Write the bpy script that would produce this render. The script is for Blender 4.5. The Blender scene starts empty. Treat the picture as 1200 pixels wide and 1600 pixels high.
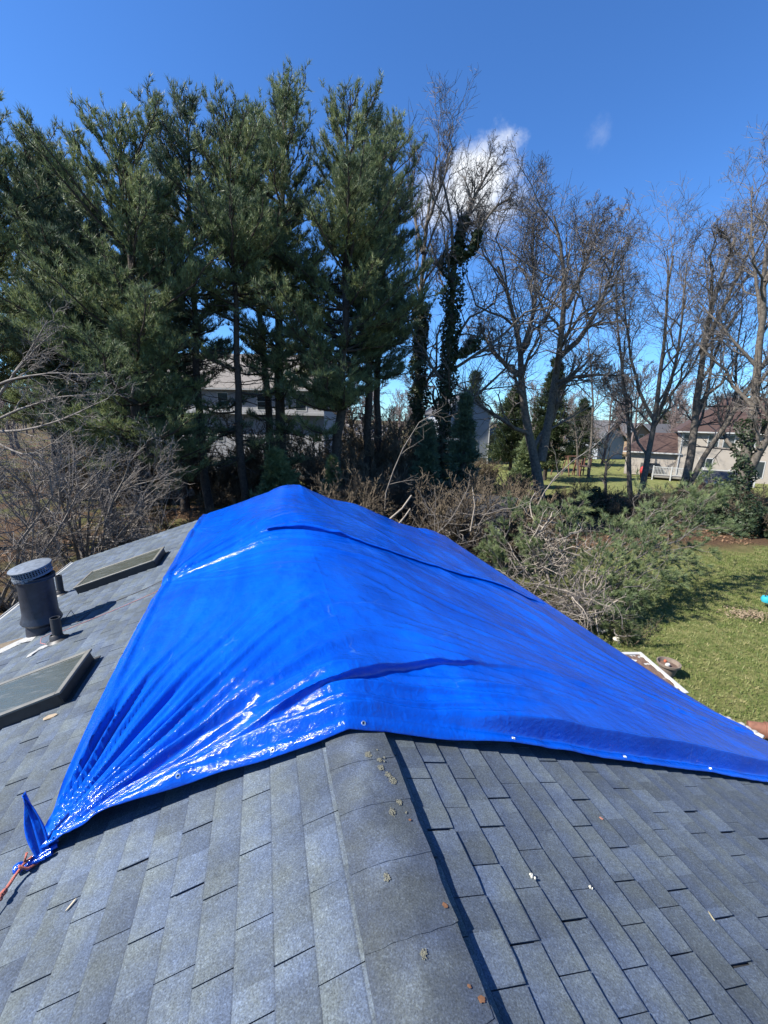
import bpy, bmesh, math, random
import numpy as np
from mathutils import Matrix, Vector

S = bpy.context.scene
COL = S.collection
rad = math.radians

# ---------------------------------------------------------------- camera
CAMZ = 5.8
PITCH, ROLL, FPX = 0.22163, 0.02153, 653.2
fwv = np.array([0, math.cos(PITCH), -math.sin(PITCH)])
upv = np.array([0, math.sin(PITCH), math.cos(PITCH)])
rtv = np.array([1.0, 0, 0])
cr, sr = math.cos(ROLL), math.sin(ROLL)
RT = cr*rtv + sr*upv
UP = -sr*rtv + cr*upv
cam_d = bpy.data.cameras.new('camera')
cam = bpy.data.objects.new('camera', cam_d)
COL.objects.link(cam)
cam.matrix_world = Matrix(((RT[0], UP[0], -fwv[0], 0), (RT[1], UP[1], -fwv[1], 0), (RT[2], UP[2], -fwv[2], CAMZ), (0, 0, 0, 1)))
cam_d.sensor_fit = 'VERTICAL'
cam_d.sensor_height = 24.0
cam_d.lens = 24.0*FPX/1600.0
cam_d.clip_start = 0.05
cam_d.clip_end = 3000
S.camera = cam

# ---------------------------------------------------------------- light
SUN_AZ, SUN_EL = rad(-105), rad(44)            # azimuth clockwise from +Y
SUNV = Vector((math.sin(SUN_AZ)*math.cos(SUN_EL), math.cos(SUN_AZ)*math.cos(SUN_EL), math.sin(SUN_EL)))
sd = bpy.data.lights.new('sun', 'SUN')
sd.energy = 5.0
sd.angle = rad(0.53)
sd.color = (1.0, 0.955, 0.88)
so = bpy.data.objects.new('sun', sd)
COL.objects.link(so)
so.rotation_euler = SUNV.to_track_quat('Z', 'Y').to_euler()
so.location = (0, 0, 60)

W = bpy.data.worlds.new('World')
S.world = W
W.use_nodes = True
wn = W.node_tree
wn.nodes.clear()
def N(nt, typ, **kw):
    n = nt.nodes.new(typ)
    for k, v in kw.items():
        if k.startswith('i_'):
            key = k[2:]
            key = int(key) if key.isdigit() else key.replace('_', ' ')
            n.inputs[key].default_value = v
        else:
            setattr(n, k, v)
    return n
def K(nt, a, b):
    nt.links.new(a, b)
wo = N(wn, 'ShaderNodeOutputWorld')
bgn = N(wn, 'ShaderNodeBackground')
sky = N(wn, 'ShaderNodeTexSky')
sky.sky_type = 'NISHITA'
sky.sun_disc = False
sky.sun_elevation = SUN_EL
sky.sun_rotation = SUN_AZ
sky.altitude = 100
sky.air_density = 1.0
sky.dust_density = 0.05
sky.ozone_density = 2.0
hsv = N(wn, 'ShaderNodeHueSaturation')
hsv.inputs['Saturation'].default_value = 1.0
hsv.inputs['Value'].default_value = 1.0
tint = N(wn, 'ShaderNodeVectorMath', operation='MULTIPLY')       # clear, dry spring air: deeper blue
K(wn, sky.outputs[0], tint.inputs[0]); tint.inputs[1].default_value = (0.55, 0.99, 1.56)
K(wn, tint.outputs[0], hsv.inputs['Color'])
tcw = N(wn, 'ShaderNodeTexCoord')
def vmath(nt, op, a, b=None, out=0):
    n = N(nt, 'ShaderNodeVectorMath', operation=op)
    if isinstance(a, (tuple, list)): n.inputs[0].default_value = a
    else: K(nt, a, n.inputs[0])
    if b is not None:
        if isinstance(b, (tuple, list)): n.inputs[1].default_value = b
        elif isinstance(b, (int, float)): n.inputs['Scale'].default_value = b
        else: K(nt, b, n.inputs[1])
    return n.outputs[out]
def math_(nt, op, a, b=None, c=None, clamp=False):
    n = N(nt, 'ShaderNodeMath', operation=op, use_clamp=clamp)
    for i, v in enumerate((a, b, c)):
        if v is None: continue
        if isinstance(v, (int, float)): n.inputs[i].default_value = v
        else: K(nt, v, n.inputs[i])
    return n.outputs[0]
def maprange(nt, v, a, b, c=0.0, d=1.0, smooth=False):
    n = N(nt, 'ShaderNodeMapRange')
    if smooth: n.interpolation_type = 'SMOOTHSTEP'
    K(nt, v, n.inputs['Value'])
    n.inputs['From Min'].default_value = a; n.inputs['From Max'].default_value = b
    n.inputs['To Min'].default_value = c; n.inputs['To Max'].default_value = d
    return n.outputs['Result']
wdir = vmath(wn, 'NORMALIZE', tcw.outputs['Generated'])
cn = N(wn, 'ShaderNodeTexNoise', i_Scale=9.0, i_Detail=7.0, i_Roughness=0.62)
K(wn, wdir, cn.inputs['Vector'])
def pxdir(u, v):
    r = RT*(u-600) - UP*(v-800) + fwv*FPX
    return tuple(r/np.linalg.norm(r))
def cloud(u, v, r0, r1, strength, squash=1.0):
    d = vmath(wn, 'SUBTRACT', wdir, pxdir(u, v))
    d = vmath(wn, 'MULTIPLY', d, (1, 1, squash))
    l = vmath(wn, 'LENGTH', d, out=1)
    base = maprange(wn, l, r1, r0, 0, 1)
    t = math_(wn, 'ADD', base, math_(wn, 'MULTIPLY', math_(wn, 'SUBTRACT', cn.outputs[0], 0.5), 1.7))
    return math_(wn, 'MULTIPLY', maprange(wn, t, 0.42, 1.0, 0, 1, True), strength)
cm = cloud(742, 288, 0.030, 0.125, 0.95)
for a in ((680, 315, 0.02, 0.10, 0.6), (785, 320, 0.01, 0.10, 0.55), (938, 208, -0.03, 0.045, 0.20)):
    cm = math_(wn, 'MAXIMUM', cm, cloud(*a))
mixw = N(wn, 'ShaderNodeMix', data_type='RGBA')
K(wn, cm, mixw.inputs['Factor'])
K(wn, hsv.outputs[0], mixw.inputs['A'])
mixw.inputs['B'].default_value = (7.6, 7.9, 8.3, 1)
K(wn, mixw.outputs['Result'], bgn.inputs['Color'])
bgn.inputs['Strength'].default_value = 0.066
K(wn, bgn.outputs[0], wo.inputs[0])

S.view_settings.view_transform = 'Standard'
S.view_settings.look = 'None'
S.view_settings.gamma = 1.0
S.view_settings.use_curve_mapping = False
S.view_settings.exposure = 1.12
S.render.engine = 'CYCLES'
S.cycles.max_bounces = 6
S.cycles.transparent_max_bounces = 8

# ---------------------------------------------------------------- helpers
def at(u, v, Y):
    """Point seen at photo pixel (u, v) at forward distance Y (metres along +Y)."""
    r = RT*(u-600) - UP*(v-800) + fwv*FPX
    return np.array([0, 0, CAMZ]) + r*(Y/r[1])
def gnd(u, v, z=0.0):
    r = RT*(u-600) - UP*(v-800) + fwv*FPX
    return np.array([0, 0, CAMZ]) + r*((z-CAMZ)/r[2])
def tag(o, label=None, cat=None, group=None, kind=None):
    if label: o['label'] = label
    if cat: o['category'] = cat
    if group: o['group'] = group
    if kind: o['kind'] = kind
    return o
def empty(name, loc, rz=0.0):
    o = bpy.data.objects.new(name, None)
    o.empty_display_size = 0.2
    COL.objects.link(o)
    o.location = tuple(loc); o.rotation_euler = (0, 0, rz)
    return o
def link(name, me, parent=None):
    o = bpy.data.objects.new(name, me)
    COL.objects.link(o)
    if parent is not None: o.parent = parent
    return o
def mesh_np(name, V, F, mats, smooth=False, midx=None):
    """V (n,3); F list of face index arrays (each (m,3) or (m,4))."""
    V = np.asarray(V, dtype=np.float32).reshape(-1, 3)
    if isinstance(F, np.ndarray): F = [F]
    F = [np.asarray(f, dtype=np.int32) for f in F if len(f)]
    me = bpy.data.meshes.new(name)
    me.vertices.add(len(V)); me.vertices.foreach_set('co', V.ravel())
    lv = np.concatenate([f.ravel() for f in F])
    tot = np.concatenate([np.full(len(f), f.shape[1], np.int32) for f in F])
    st = np.concatenate([[0], np.cumsum(tot)[:-1]]).astype(np.int32)
    me.loops.add(len(lv)); me.loops.foreach_set('vertex_index', lv)
    me.polygons.add(len(tot)); me.polygons.foreach_set('loop_start', st); me.polygons.foreach_set('loop_total', tot)
    if midx is not None: me.polygons.foreach_set('material_index', np.asarray(midx, dtype=np.int32))
    me.polygons.foreach_set('use_smooth', np.full(len(tot), bool(smooth)))
    me.update(calc_edges=True)
    if not isinstance(mats, (list, tuple)): mats = [mats]
    for m in mats: me.materials.append(m)
    return me
def obj_np(name, V, F, mat, parent=None, smooth=False, midx=None):
    return link(name, mesh_np(name, V, F, mat, smooth, midx), parent)
class MB:
    """small mesh builder: boxes, prisms, lathes, tubes in one mesh"""
    def __init__(s): s.v = []; s.f = []
    def add(s, vs, fs, M=None):
        b = len(s.v)
        for p in vs:
            p = Vector(p)
            if M is not None: p = M @ p
            s.v.append(tuple(p))
        for f in fs: s.f.append([i+b for i in f])
        return s
    def box(s, x0, x1, y0, y1, z0, z1, M=None):
        vs = [(x0,y0,z0),(x1,y0,z0),(x1,y1,z0),(x0,y1,z0),(x0,y0,z1),(x1,y0,z1),(x1,y1,z1),(x0,y1,z1)]
        fs = [(0,3,2,1),(4,5,6,7),(0,1,5,4),(1,2,6,5),(2,3,7,6),(3,0,4,7)]
        return s.add(vs, fs, M)
    def prism(s, poly, y0, y1, M=None):
        """poly in (x,z), extruded along y"""
        n = len(poly)
        vs = [(x, y0, z) for x, z in poly] + [(x, y1, z) for x, z in poly]
        fs = [list(range(n)), list(range(2*n-1, n-1, -1))] + [(i, i+n, (i+1) % n+n, (i+1) % n) for i in range(n)]
        return s.add(vs, fs, M)
    def lathe(s, prof, n=24, M=None, caps=True):
        vs = []; fs = []
        for r, z in prof:
            for k in range(n):
                a = 2*math.pi*k/n
                vs.append((r*math.cos(a), r*math.sin(a), z))
        for i in range(len(prof)-1):
            for k in range(n):
                k2 = (k+1) % n
                fs.append((i*n+k, i*n+k2, (i+1)*n+k2, (i+1)*n+k))
        if caps:
            fs.append(list(range(n))[::-1]); fs.append([(len(prof)-1)*n+k for k in range(n)])
        return s.add(vs, fs, M)
    def tube(s, pts, r, n=6):
        pts = [Vector(p) for p in pts]
        rs = r if isinstance(r, (list, tuple)) else [r]*len(pts)
        vs = []; fs = []
        for i, p in enumerate(pts):
            t = (pts[min(i+1, len(pts)-1)] - pts[max(i-1, 0)]).normalized()
            ref = Vector((0, 0, 1)) if abs(t.z) < 0.9 else Vector((1, 0, 0))
            a = t.cross(ref).normalized(); b = t.cross(a)
            for k in range(n):
                w = 2*math.pi*k/n
                vs.append(tuple(p + (a*math.cos(w)+b*math.sin(w))*rs[i]))
        for i in range(len(pts)-1):
            for k in range(n):
                k2 = (k+1) % n
                fs.append((i*n+k, i*n+k2, (i+1)*n+k2, (i+1)*n+k))
        fs.append(list(range(n))[::-1]); fs.append([(len(pts)-1)*n+k for k in range(n)])
        return s.add(vs, fs)
    def build(s, name, mat, parent=None, smooth=False, bevel=0.0):
        me = bpy.data.meshes.new(name)
        me.from_pydata(s.v, [], s.f); me.update()
        bm = bmesh.new(); bm.from_mesh(me)
        bmesh.ops.recalc_face_normals(bm, faces=bm.faces)
        if bevel > 0:
            bmesh.ops.bevel(bm, geom=[e for e in bm.edges if len(e.link_faces) == 2 and e.calc_face_angle(0) > 0.6], offset=bevel, segments=1, affect='EDGES')
        bm.to_mesh(me); bm.free()
        me.materials.append(mat)
        if smooth:
            me.polygons.foreach_set('use_smooth', [True]*len(me.polygons))
            try: me.set_sharp_from_angle(angle=rad(40))
            except Exception: pass
        return link(name, me, parent)

# smooth value noise in numpy
class VN:
    def __init__(s, seed): s.g = np.random.RandomState(seed).rand(64, 64)*2-1
    def __call__(s, x, y):
        x = np.asarray(x, float); y = np.asarray(y, float)
        xi = np.floor(x).astype(int); yi = np.floor(y).astype(int)
        fx = x-xi; fy = y-yi
        fx = fx*fx*fx*(fx*(fx*6-15)+10); fy = fy*fy*fy*(fy*(fy*6-15)+10)
        g = s.g
        a = g[xi % 64, yi % 64]; b = g[(xi+1) % 64, yi % 64]; c = g[xi % 64, (yi+1) % 64]; d = g[(xi+1) % 64, (yi+1) % 64]
        return (a*(1-fx)+b*fx)*(1-fy) + (c*(1-fx)+d*fx)*fy
def sstep(a, b, x):
    t = np.clip((x-a)/(b-a), 0, 1); return t*t*(3-2*t)

# ---------------------------------------------------------------- materials
def mat(name, col, rough=0.7, spec=0.5, metal=0.0, var=0.0, vscale=4.0, bump=0.0, bscale=40.0, trans=0.0, coat=0.0, objrand=0.0, col2=None):
    m = bpy.data.materials.new(name); m.use_nodes = True
    nt = m.node_tree; p = nt.nodes['Principled BSDF']
    p.inputs['Base Color'].default_value = (*col, 1)
    p.inputs['Roughness'].default_value = rough
    p.inputs['Specular IOR Level'].default_value = spec
    p.inputs['Metallic'].default_value = metal
    if coat: p.inputs['Coat Weight'].default_value = coat
    geo = N(nt, 'ShaderNodeNewGeometry')
    if var > 0 or col2 is not None or objrand > 0:
        nz = N(nt, 'ShaderNodeTexNoise', i_Scale=vscale, i_Detail=5.0, i_Roughness=0.65)
        K(nt, geo.outputs['Position'], nz.inputs['Vector'])
        f = maprange(nt, nz.outputs[0], 0.3, 0.7, 0, 1)
        mx = N(nt, 'ShaderNodeMix', data_type='RGBA')
        c2 = col2 if col2 is not None else tuple(c*(1+var) for c in col)
        c1 = col if col2 is not None else tuple(c*(1-var) for c in col)
        mx.inputs['A'].default_value = (*c1, 1); mx.inputs['B'].default_value = (*c2, 1)
        K(nt, f, mx.inputs['Factor'])
        out = mx.outputs['Result']
        if objrand > 0:
            oi = N(nt, 'ShaderNodeObjectInfo')
            h = N(nt, 'ShaderNodeHueSaturation')
            K(nt, out, h.inputs['Color'])
            K(nt, maprange(nt, oi.outputs['Random'], 0, 1, 1-objrand, 1+objrand), h.inputs['Value'])
            out = h.outputs[0]
        K(nt, out, p.inputs['Base Color'])
    if bump > 0:
        nb = N(nt, 'ShaderNodeTexNoise', i_Scale=bscale, i_Detail=4.0, i_Roughness=0.6)
        K(nt, geo.outputs['Position'], nb.inputs['Vector'])
        b = N(nt, 'ShaderNodeBump', i_Strength=bump, i_Distance=0.02)
        K(nt, nb.outputs[0], b.inputs['Height']); K(nt, b.outputs[0], p.inputs['Normal'])
    if trans > 0:
        p.inputs['Transmission Weight'].default_value = trans
    return m

AZ = 0.281607                      # the house is turned this far from the view axis
RX = 0.23522*1.778                 # ridge passes this far to the right of the camera
TAN = 0.3190
RIDGE = CAMZ-1.778
HL = Matrix.Translation((RX, 0, 0)) @ Matrix.Rotation(AZ, 4, 'Z')      # house frame -> world
LEFT0, RIGHT0, EXPO = 0.149, 0.103, 0.143

def shingle_material(name, base=(0.076, 0.091, 0.106), capmode=False):
    m = bpy.data.materials.new(name); m.use_nodes = True
    nt = m.node_tree; p = nt.nodes['Principled BSDF']
    geo = N(nt, 'ShaderNodeNewGeometry')
    q = vmath(nt, 'SUBTRACT', geo.outputs['Position'], (RX, 0, 0))
    vr = N(nt, 'ShaderNodeVectorRotate', rotation_type='Z_AXIS')
    K(nt, q, vr.inputs['Vector']); vr.inputs['Angle'].default_value = -AZ
    sx = N(nt, 'ShaderNodeSeparateXYZ'); K(nt, vr.outputs[0], sx.inputs[0])
    c, a = sx.outputs[0], sx.outputs[1]
    if capmode:
        course = math_(nt, 'FLOOR', math_(nt, 'DIVIDE', a, 0.262))
        rr = N(nt, 'ShaderNodeTexWhiteNoise', noise_dimensions='1D'); K(nt, course, rr.inputs['W'])
        patch = rr.outputs['Value']
    else:
        right = math_(nt, 'GREATER_THAN', c, 0.0)
        off = math_(nt, 'MULTIPLY_ADD', right, RIGHT0-LEFT0, LEFT0)
        course = math_(nt, 'FLOOR', math_(nt, 'DIVIDE', math_(nt, 'SUBTRACT', math_(nt, 'ABSOLUTE', c), math_(nt, 'ADD', off, 0.002)), EXPO))
        cs = math_(nt, 'ADD', course, math_(nt, 'MULTIPLY', right, 100))
        w1 = N(nt, 'ShaderNodeTexWhiteNoise', noise_dimensions='1D'); K(nt, cs, w1.inputs['W'])
        cell = math_(nt, 'FLOOR', math_(nt, 'ADD', math_(nt, 'DIVIDE', a, 0.155), math_(nt, 'MULTIPLY', w1.outputs['Value'], 9.0)))
        comb = N(nt, 'ShaderNodeCombineXYZ'); K(nt, cell, comb.inputs[0]); K(nt, cs, comb.inputs[1])
        w2 = N(nt, 'ShaderNodeTexWhiteNoise', noise_dimensions='2D'); K(nt, comb.outputs[0], w2.inputs['Vector'])
        patch = w2.outputs['Value']
    # blend drop, blue/grey granules, weathering
    pt = maprange(nt, patch, 0, 1, *((0.95, 1.05) if capmode else (0.78, 1.19)))
    n1 = N(nt, 'ShaderNodeTexNoise', i_Scale=150.0, i_Detail=4.0, i_Roughness=0.85); K(nt, geo.outputs['Position'], n1.inputs['Vector'])
    n2 = N(nt, 'ShaderNodeTexVoronoi', i_Scale=210.0); K(nt, geo.outputs['Position'], n2.inputs['Vector'])
    n3 = N(nt, 'ShaderNodeTexNoise', i_Scale=2.2, i_Detail=6.0, i_Roughness=0.6); K(nt, geo.outputs['Position'], n3.inputs['Vector'])
    n4 = N(nt, 'ShaderNodeTexNoise', i_Scale=26.0, i_Detail=4.0, i_Roughness=0.7); K(nt, geo.outputs['Position'], n4.inputs['Vector'])
    sv = N(nt, 'ShaderNodeSeparateColor'); K(nt, n2.outputs['Color'], sv.inputs[0])
    g = math_(nt, 'ADD', maprange(nt, n1.outputs[0], 0.3, 0.7, 0.35, 1.6), maprange(nt, sv.outputs[0], 0.8, 1.0, 0.0, 0.5))
    b = math_(nt, 'MULTIPLY', math_(nt, 'MULTIPLY', g, pt), maprange(nt, n3.outputs[0], 0.3, 0.7, 0.80, 1.2))
    b = math_(nt, 'MULTIPLY', b, maprange(nt, n4.outputs[0], 0.3, 0.7, 0.86, 1.14))
    n5_ = N(nt, 'ShaderNodeTexNoise', i_Scale=5.5, i_Detail=4.0); K(nt, geo.outputs['Position'], n5_.inputs['Vector'])
    mx = N(nt, 'ShaderNodeMix', data_type='RGBA')
    mx.inputs['A'].default_value = (base[0]*0.86, base[1]*0.96, base[2]*1.22, 1)
    mx.inputs['B'].default_value = (base[0]*1.07, base[1]*1.06, base[2]*0.95, 1)
    n5 = N(nt, 'ShaderNodeTexNoise', i_Scale=7.0, i_Detail=3.0); K(nt, geo.outputs['Position'], n5.inputs['Vector'])
    fm = math_(nt, 'ADD', math_(nt, 'MULTIPLY', sv.outputs[1], 0.35), maprange(nt, n5.outputs[0], 0.35, 0.65, 0.0, 0.65))
    if capmode:      # granules worn pale along the crest
        wr_ = math_(nt, 'MULTIPLY', maprange(nt, math_(nt, 'ABSOLUTE', math_(nt, 'SUBTRACT', c, 0.03)), 0.13, 0.02), maprange(nt, n5_.outputs[0], 0.42, 0.6))
        b = math_(nt, 'MULTIPLY', b, math_(nt, 'ADD', math_(nt, 'MULTIPLY', wr_, 0.65), 0.92))
    if not capmode:
        # granules: bluer under the course above, paler and browner toward the butt edge
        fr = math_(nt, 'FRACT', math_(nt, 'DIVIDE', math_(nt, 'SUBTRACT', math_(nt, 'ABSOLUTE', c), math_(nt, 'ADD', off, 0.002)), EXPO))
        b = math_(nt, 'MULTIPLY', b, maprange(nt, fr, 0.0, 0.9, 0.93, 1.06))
        b = math_(nt, 'MULTIPLY', b, maprange(nt, fr, 0.02, 0.06, 0.72, 1.0))  # thin dark line below each lap: contact shade and dirt painted into the colour
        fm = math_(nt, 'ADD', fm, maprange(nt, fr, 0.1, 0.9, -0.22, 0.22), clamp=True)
    K(nt, fm, mx.inputs['Factor'])
    sc = vmath(nt, 'SCALE', mx.outputs['Result'], 1.0)
    K(nt, b, sc.node.inputs['Scale'])
    K(nt, sc, p.inputs['Base Color'])
    p.inputs['Roughness'].default_value = 0.88
    p.inputs['Specular IOR Level'].default_value = 0.35
    bp = N(nt, 'ShaderNodeBump', i_Strength=0.55, i_Distance=0.0025)
    K(nt, n1.outputs[0], bp.inputs['Height']); K(nt, bp.outputs[0], p.inputs['Normal'])
    return m
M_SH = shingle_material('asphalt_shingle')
M_CAP = shingle_material('ridge_shingle', base=(0.055, 0.065, 0.076), capmode=True)
M_DECK = mat('underlay', (0.02, 0.021, 0.024), 0.95)
M_WHITE = mat('white_paint', (0.42, 0.42, 0.40), 0.5, var=0.08, vscale=3)
M_SEAL = mat('white_sealant', (0.30, 0.30, 0.29), 0.6, var=0.35, vscale=14, bump=0.4, bscale=60)
M_WALL = mat('beige_siding', (0.32, 0.30, 0.27), 0.7, var=0.05)
M_DARKMETAL = mat('dark_flashing', (0.028, 0.026, 0.024), 0.5, var=0.3, vscale=12)
M_VENT = mat('painted_vent_metal', (0.026, 0.030, 0.042), 0.42, var=0.35, vscale=9, bump=0.15, bscale=30)
M_VENTC = mat('pale_cap_metal', (0.13, 0.15, 0.175), 0.45, var=0.35, vscale=16)
M_PIPE = mat('black_pipe', (0.022, 0.023, 0.026), 0.6, var=0.3, vscale=20)
M_FRAME = mat('skylight_frame', (0.14, 0.135, 0.115), 0.45, var=0.2, vscale=10)
# ---------------------------------------------------------------- near house
house = empty('house', (RX, 0, 0), AZ)
tag(house, 'low house with blue-grey shingle roof under the blue tarp, seen from its ridge', 'house')
A0, A1, CE, CER = -6.0, 10.27, 4.42, 4.24
def rz(c): return RIDGE-abs(c)*TAN
# roof deck
mb = MB()
th = 0.10
poly = [(-CE, rz(CE)-0.004), (0, RIDGE-0.004), (CER, rz(CER)-0.004), (CER, rz(CER)-th), (0, RIDGE-th*1.1), (-CE, rz(CE)-th)]
mb.prism(poly, A0, A1)
roof = mb.build('roof', M_DECK, house)
# rake boards, fascia, walls, gutters
mb = MB()
for y0, y1 in ((A0-0.03, A0-0.001), (A1+0.001, A1+0.03)):
    mb.prism([(-CE, rz(CE)-0.03), (0, RIDGE-0.03), (CER, rz(CER)-0.03), (CER, rz(CER)-0.2), (0, RIDGE-0.2), (-CE, rz(CE)-0.2)], y0, y1)
mb.build('rake_board', M_WHITE, house)
mb = MB(); mb.box(-4.0, 4.0, A0+0.3, A1-0.35, 0, rz(4.0)-0.11)
mb.prism([(-4.0, rz(4)-0.12), (4.0, rz(4)-0.12), (0, RIDGE-0.13)], A0+0.3, A1-0.35)
mb.build('wall', M_WALL, house)
for sgn in (-1, 1):
    mb = MB()
    x = sgn*((CE if sgn < 0 else CER)+0.005)
    z = rz(abs(x))
    pr = [(0, 0), (0.11, 0.0), (0.12, 0.01), (0.105, 0.012), (0.09, -0.08), (0.01, -0.08), (0.0, -0.005)]
    mb.prism([(x+sgn*px_*(1 if sgn < 0 else 0.4), z-0.03+pz) for px_, pz in pr], A0, A1)
    mb.build('gutter', M_WHITE, house, bevel=0.002)

# shingles: tabs of 0.29 m, one object each for the 300 that show largest
rng = random.Random(5)
HLn = np.array(HL)
def toworld(p):
    return (HLn @ np.array([p[0], p[1], p[2], 1.0]))[:3]
def project(p):
    q = np.asarray(p)-np.array([0, 0, CAMZ]); z = q @ fwv
    if z < 0.1: return None
    return 600+FPX*(q @ RT)/z, 800-FPX*(q @ UP)/z
def tab_verts(L, r, wav=0.0035, D=EXPO):
    """x down slope (0 = upper edge, D = butt), y along, z up from the deck"""
    ys = np.linspace(0.002, L-0.002, 5)
    lo = [D + r.uniform(-wav, wav) for _ in ys]
    zt = 0.0135+r.uniform(-0.0015, 0.002)
    top_u = [(-0.02, y, 0.0035) for y in ys]
    top_l = [(x, y, zt+r.uniform(-0.0012, 0.0012)) for x, y in zip(lo, ys)]
    bot_l = [(x-0.001, y, 0.0) for x, y in zip(lo, ys)]
    bot_u = [(-0.02, ys[0], 0.0), (-0.02, ys[-1], 0.0)]
    V = top_u+top_l+bot_l+bot_u
    F = []
    for i in range(4):
        F.append((i, 5+i, 5+i+1, i+1)); F.append((5+i, 10+i, 10+i+1, 5+i+1))
    F.append((0, 15, 10, 5)); F.append((4, 9, 14, 16))
    return V, F
SL = math.atan(TAN)
def slope_matrix(side, c, a):
    """tab frame -> house frame; side -1 left, +1 right"""
    ex = Vector((side*math.cos(SL), 0, -math.sin(SL)))
    ey = Vector((0, 1, 0))
    ez = Vector((side*math.sin(SL), 0, math.cos(SL)))
    o = Vector((side*c, a, rz(c)))
    return Matrix(((ex.x, ey.x, ez.x, o.x), (ex.y, ey.y, ez.y, o.y), (ex.z, ey.z, ez.z, o.z), (0, 0, 0, 1)))
D_SL = EXPO/math.cos(SL)
tabs = []
for side, c00 in ((-1, LEFT0), (1, RIGHT0)):
    off = 0.0
    for i in range(-1, 31):
        c = c00+i*EXPO
        if c+EXPO > (CE if side < 0 else CER)+0.03: break
        d0 = 0.02 if c < 0.05 else 0.0
        if c < 0.01: continue
        off = (off + rng.choice((0.145, 0.10, 0.19))) % 0.29
        a = A0+off-0.29
        while a < A1-0.02:
            L = 0.29+rng.uniform(-0.006, 0.006)
            a2 = min(a+L, A1-0.005)
            aa = max(a, A0)
            if a2-aa > 0.05:
                tabs.append((side, c, aa, a2-aa))
            a += L
def under_tarp(side, c, a, L):
    if side < 0: return a > 2.55 and c < 1.35 and a+L < 10.4
    return a > 2.3
vis = []
hid = []
for t in tabs:
    side, c, a, L = t
    if under_tarp(*t):
        hid.append(t) if False else None
        continue
    ps = [project(toworld((side*cc, aa, rz(cc)))) for cc, aa in ((c, a), (c+EXPO, a), (c+EXPO, a+L), (c, a+L))]
    area = 0
    if all(p is not None for p in ps):
        cx = sum(p[0] for p in ps)/4; cy = sum(p[1] for p in ps)/4
        if -40 < cx < 1240 and -40 < cy < 1640:
            area = 0.5*abs(sum(ps[k][0]*ps[(k+1) % 4][1]-ps[(k+1) % 4][0]*ps[k][1] for k in range(4)))
    vis.append((area, t))
vis.sort(key=lambda q: -q[0])
bigs, rest = [t for ar, t in vis[:300]], [t for ar, t in vis[300:]]
variants = {}
for t in bigs:
    side, c, a, L = t
    key = (side, round(L/0.004) if L < 0.28 else rng.randrange(10))
    flip = side < 0
    if key not in variants:
        V, F = tab_verts(L, rng, D=D_SL)
        if flip: pass
        else: F = F
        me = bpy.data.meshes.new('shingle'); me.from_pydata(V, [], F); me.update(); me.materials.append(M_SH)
        variants[key] = me
    o = link('shingle', variants[key], roof)
    jig = Matrix.Rotation(rng.uniform(-0.004, 0.004), 4, 'Z')
    o.matrix_local = slope_matrix(side, c, a) @ Matrix.Translation((rng.uniform(-0.0015, 0.0015), 0, rng.uniform(0, 0.0012))) @ jig
VV = []; FF = []; nb = 0
for t in rest:
    side, c, a, L = t
    V, F = tab_verts(L, rng, D=D_SL)
    M = np.array(slope_matrix(side, c, a))
    V = np.c_[np.array(V), np.ones(len(V))] @ M.T
    F = np.array(F)
    VV.append(V[:, :3]); FF.append(F+nb); nb += len(V)
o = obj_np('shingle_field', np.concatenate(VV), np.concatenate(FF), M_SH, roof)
o['kind'] = 'stuff'

# ridge cap shingles: bent over the ridge, thick, overlapping towards the far end
def cap_profile(wl, wr, lift):
    pts = []
    for c in np.linspace(-wl, wr, 13):
        z = RIDGE+0.040 - TAN*math.sqrt(c*c+0.075**2) + TAN*0.02 + lift
        if c > 0: z += 0.010*(c/wr)
        else: z -= 0.004*(c/wl)**2
        pts.append((c, z))
    return pts
rc = random.Random(11)
a = 2.20
k = 0
while a > A0+0.1:
    L = 0.262
    lo = a-L
    if a > 0.4-2:
        wl, wr = 0.137+rc.uniform(-0.003, 0.003), 0.212+rc.uniform(-0.005, 0.005)
    V = []; F = []
    na = 5
    for j in range(na):
        t = j/(na-1)
        aa = lo + t*(L+0.03)
        jl, jr = rc.uniform(-0.003, 0.003), rc.uniform(-0.005, 0.005)
        pr = cap_profile(wl+jl, wr+jr, 0.003*(1-t)-0.002)
        sk = rc.uniform(-0.002, 0.002)
        for i, (c, z) in enumerate(pr):
            V.append((c, aa+sk*(i % 3)+(-0.02+0.06*(c/0.2)**2*0.3), z+rc.uniform(-0.0008, 0.0008)))
        for i, (c, z) in enumerate(pr):
            V.append((c, aa+(-0.02+0.06*(c/0.2)**2*0.3), z-0.012))
    n = 13
    for j in range(na-1):
        b0 = j*2*n; b1 = (j+1)*2*n
        for i in range(n-1):
            F.append((b0+i, b0+i+1, b1+i+1, b1+i))
        F.append((b0, b1, b1+n, b0+n)); F.append((b0+n-1, b0+2*n-1, b1+2*n-1, b1+n-1))
        for i in range(n-1):
            F.append((b0+n+i, b1+n+i, b1+n+i+1, b0+n+i+1))
    for i in range(n-1): F.append((i, i+n, i+n+1, i+1))
    me = bpy.data.meshes.new('ridge_shingle'); me.from_pydata(V, [], F); me.update(); me.materials.append(M_CAP)
    me.polygons.foreach_set('use_smooth', [True]*len(me.polygons))
    me.set_sharp_from_angle(angle=rad(35))
    link('ridge_shingle', me, roof)
    a -= L; k += 1
# continuation of the ridge under the tarp
mb = MB(); mb.prism([(-0.15, RIDGE-0.05), (0, RIDGE+0.008), (0.19, RIDGE-0.06)], 2.24, A1-0.02)
mb.build('ridge_vent', M_DECK, roof)

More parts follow.
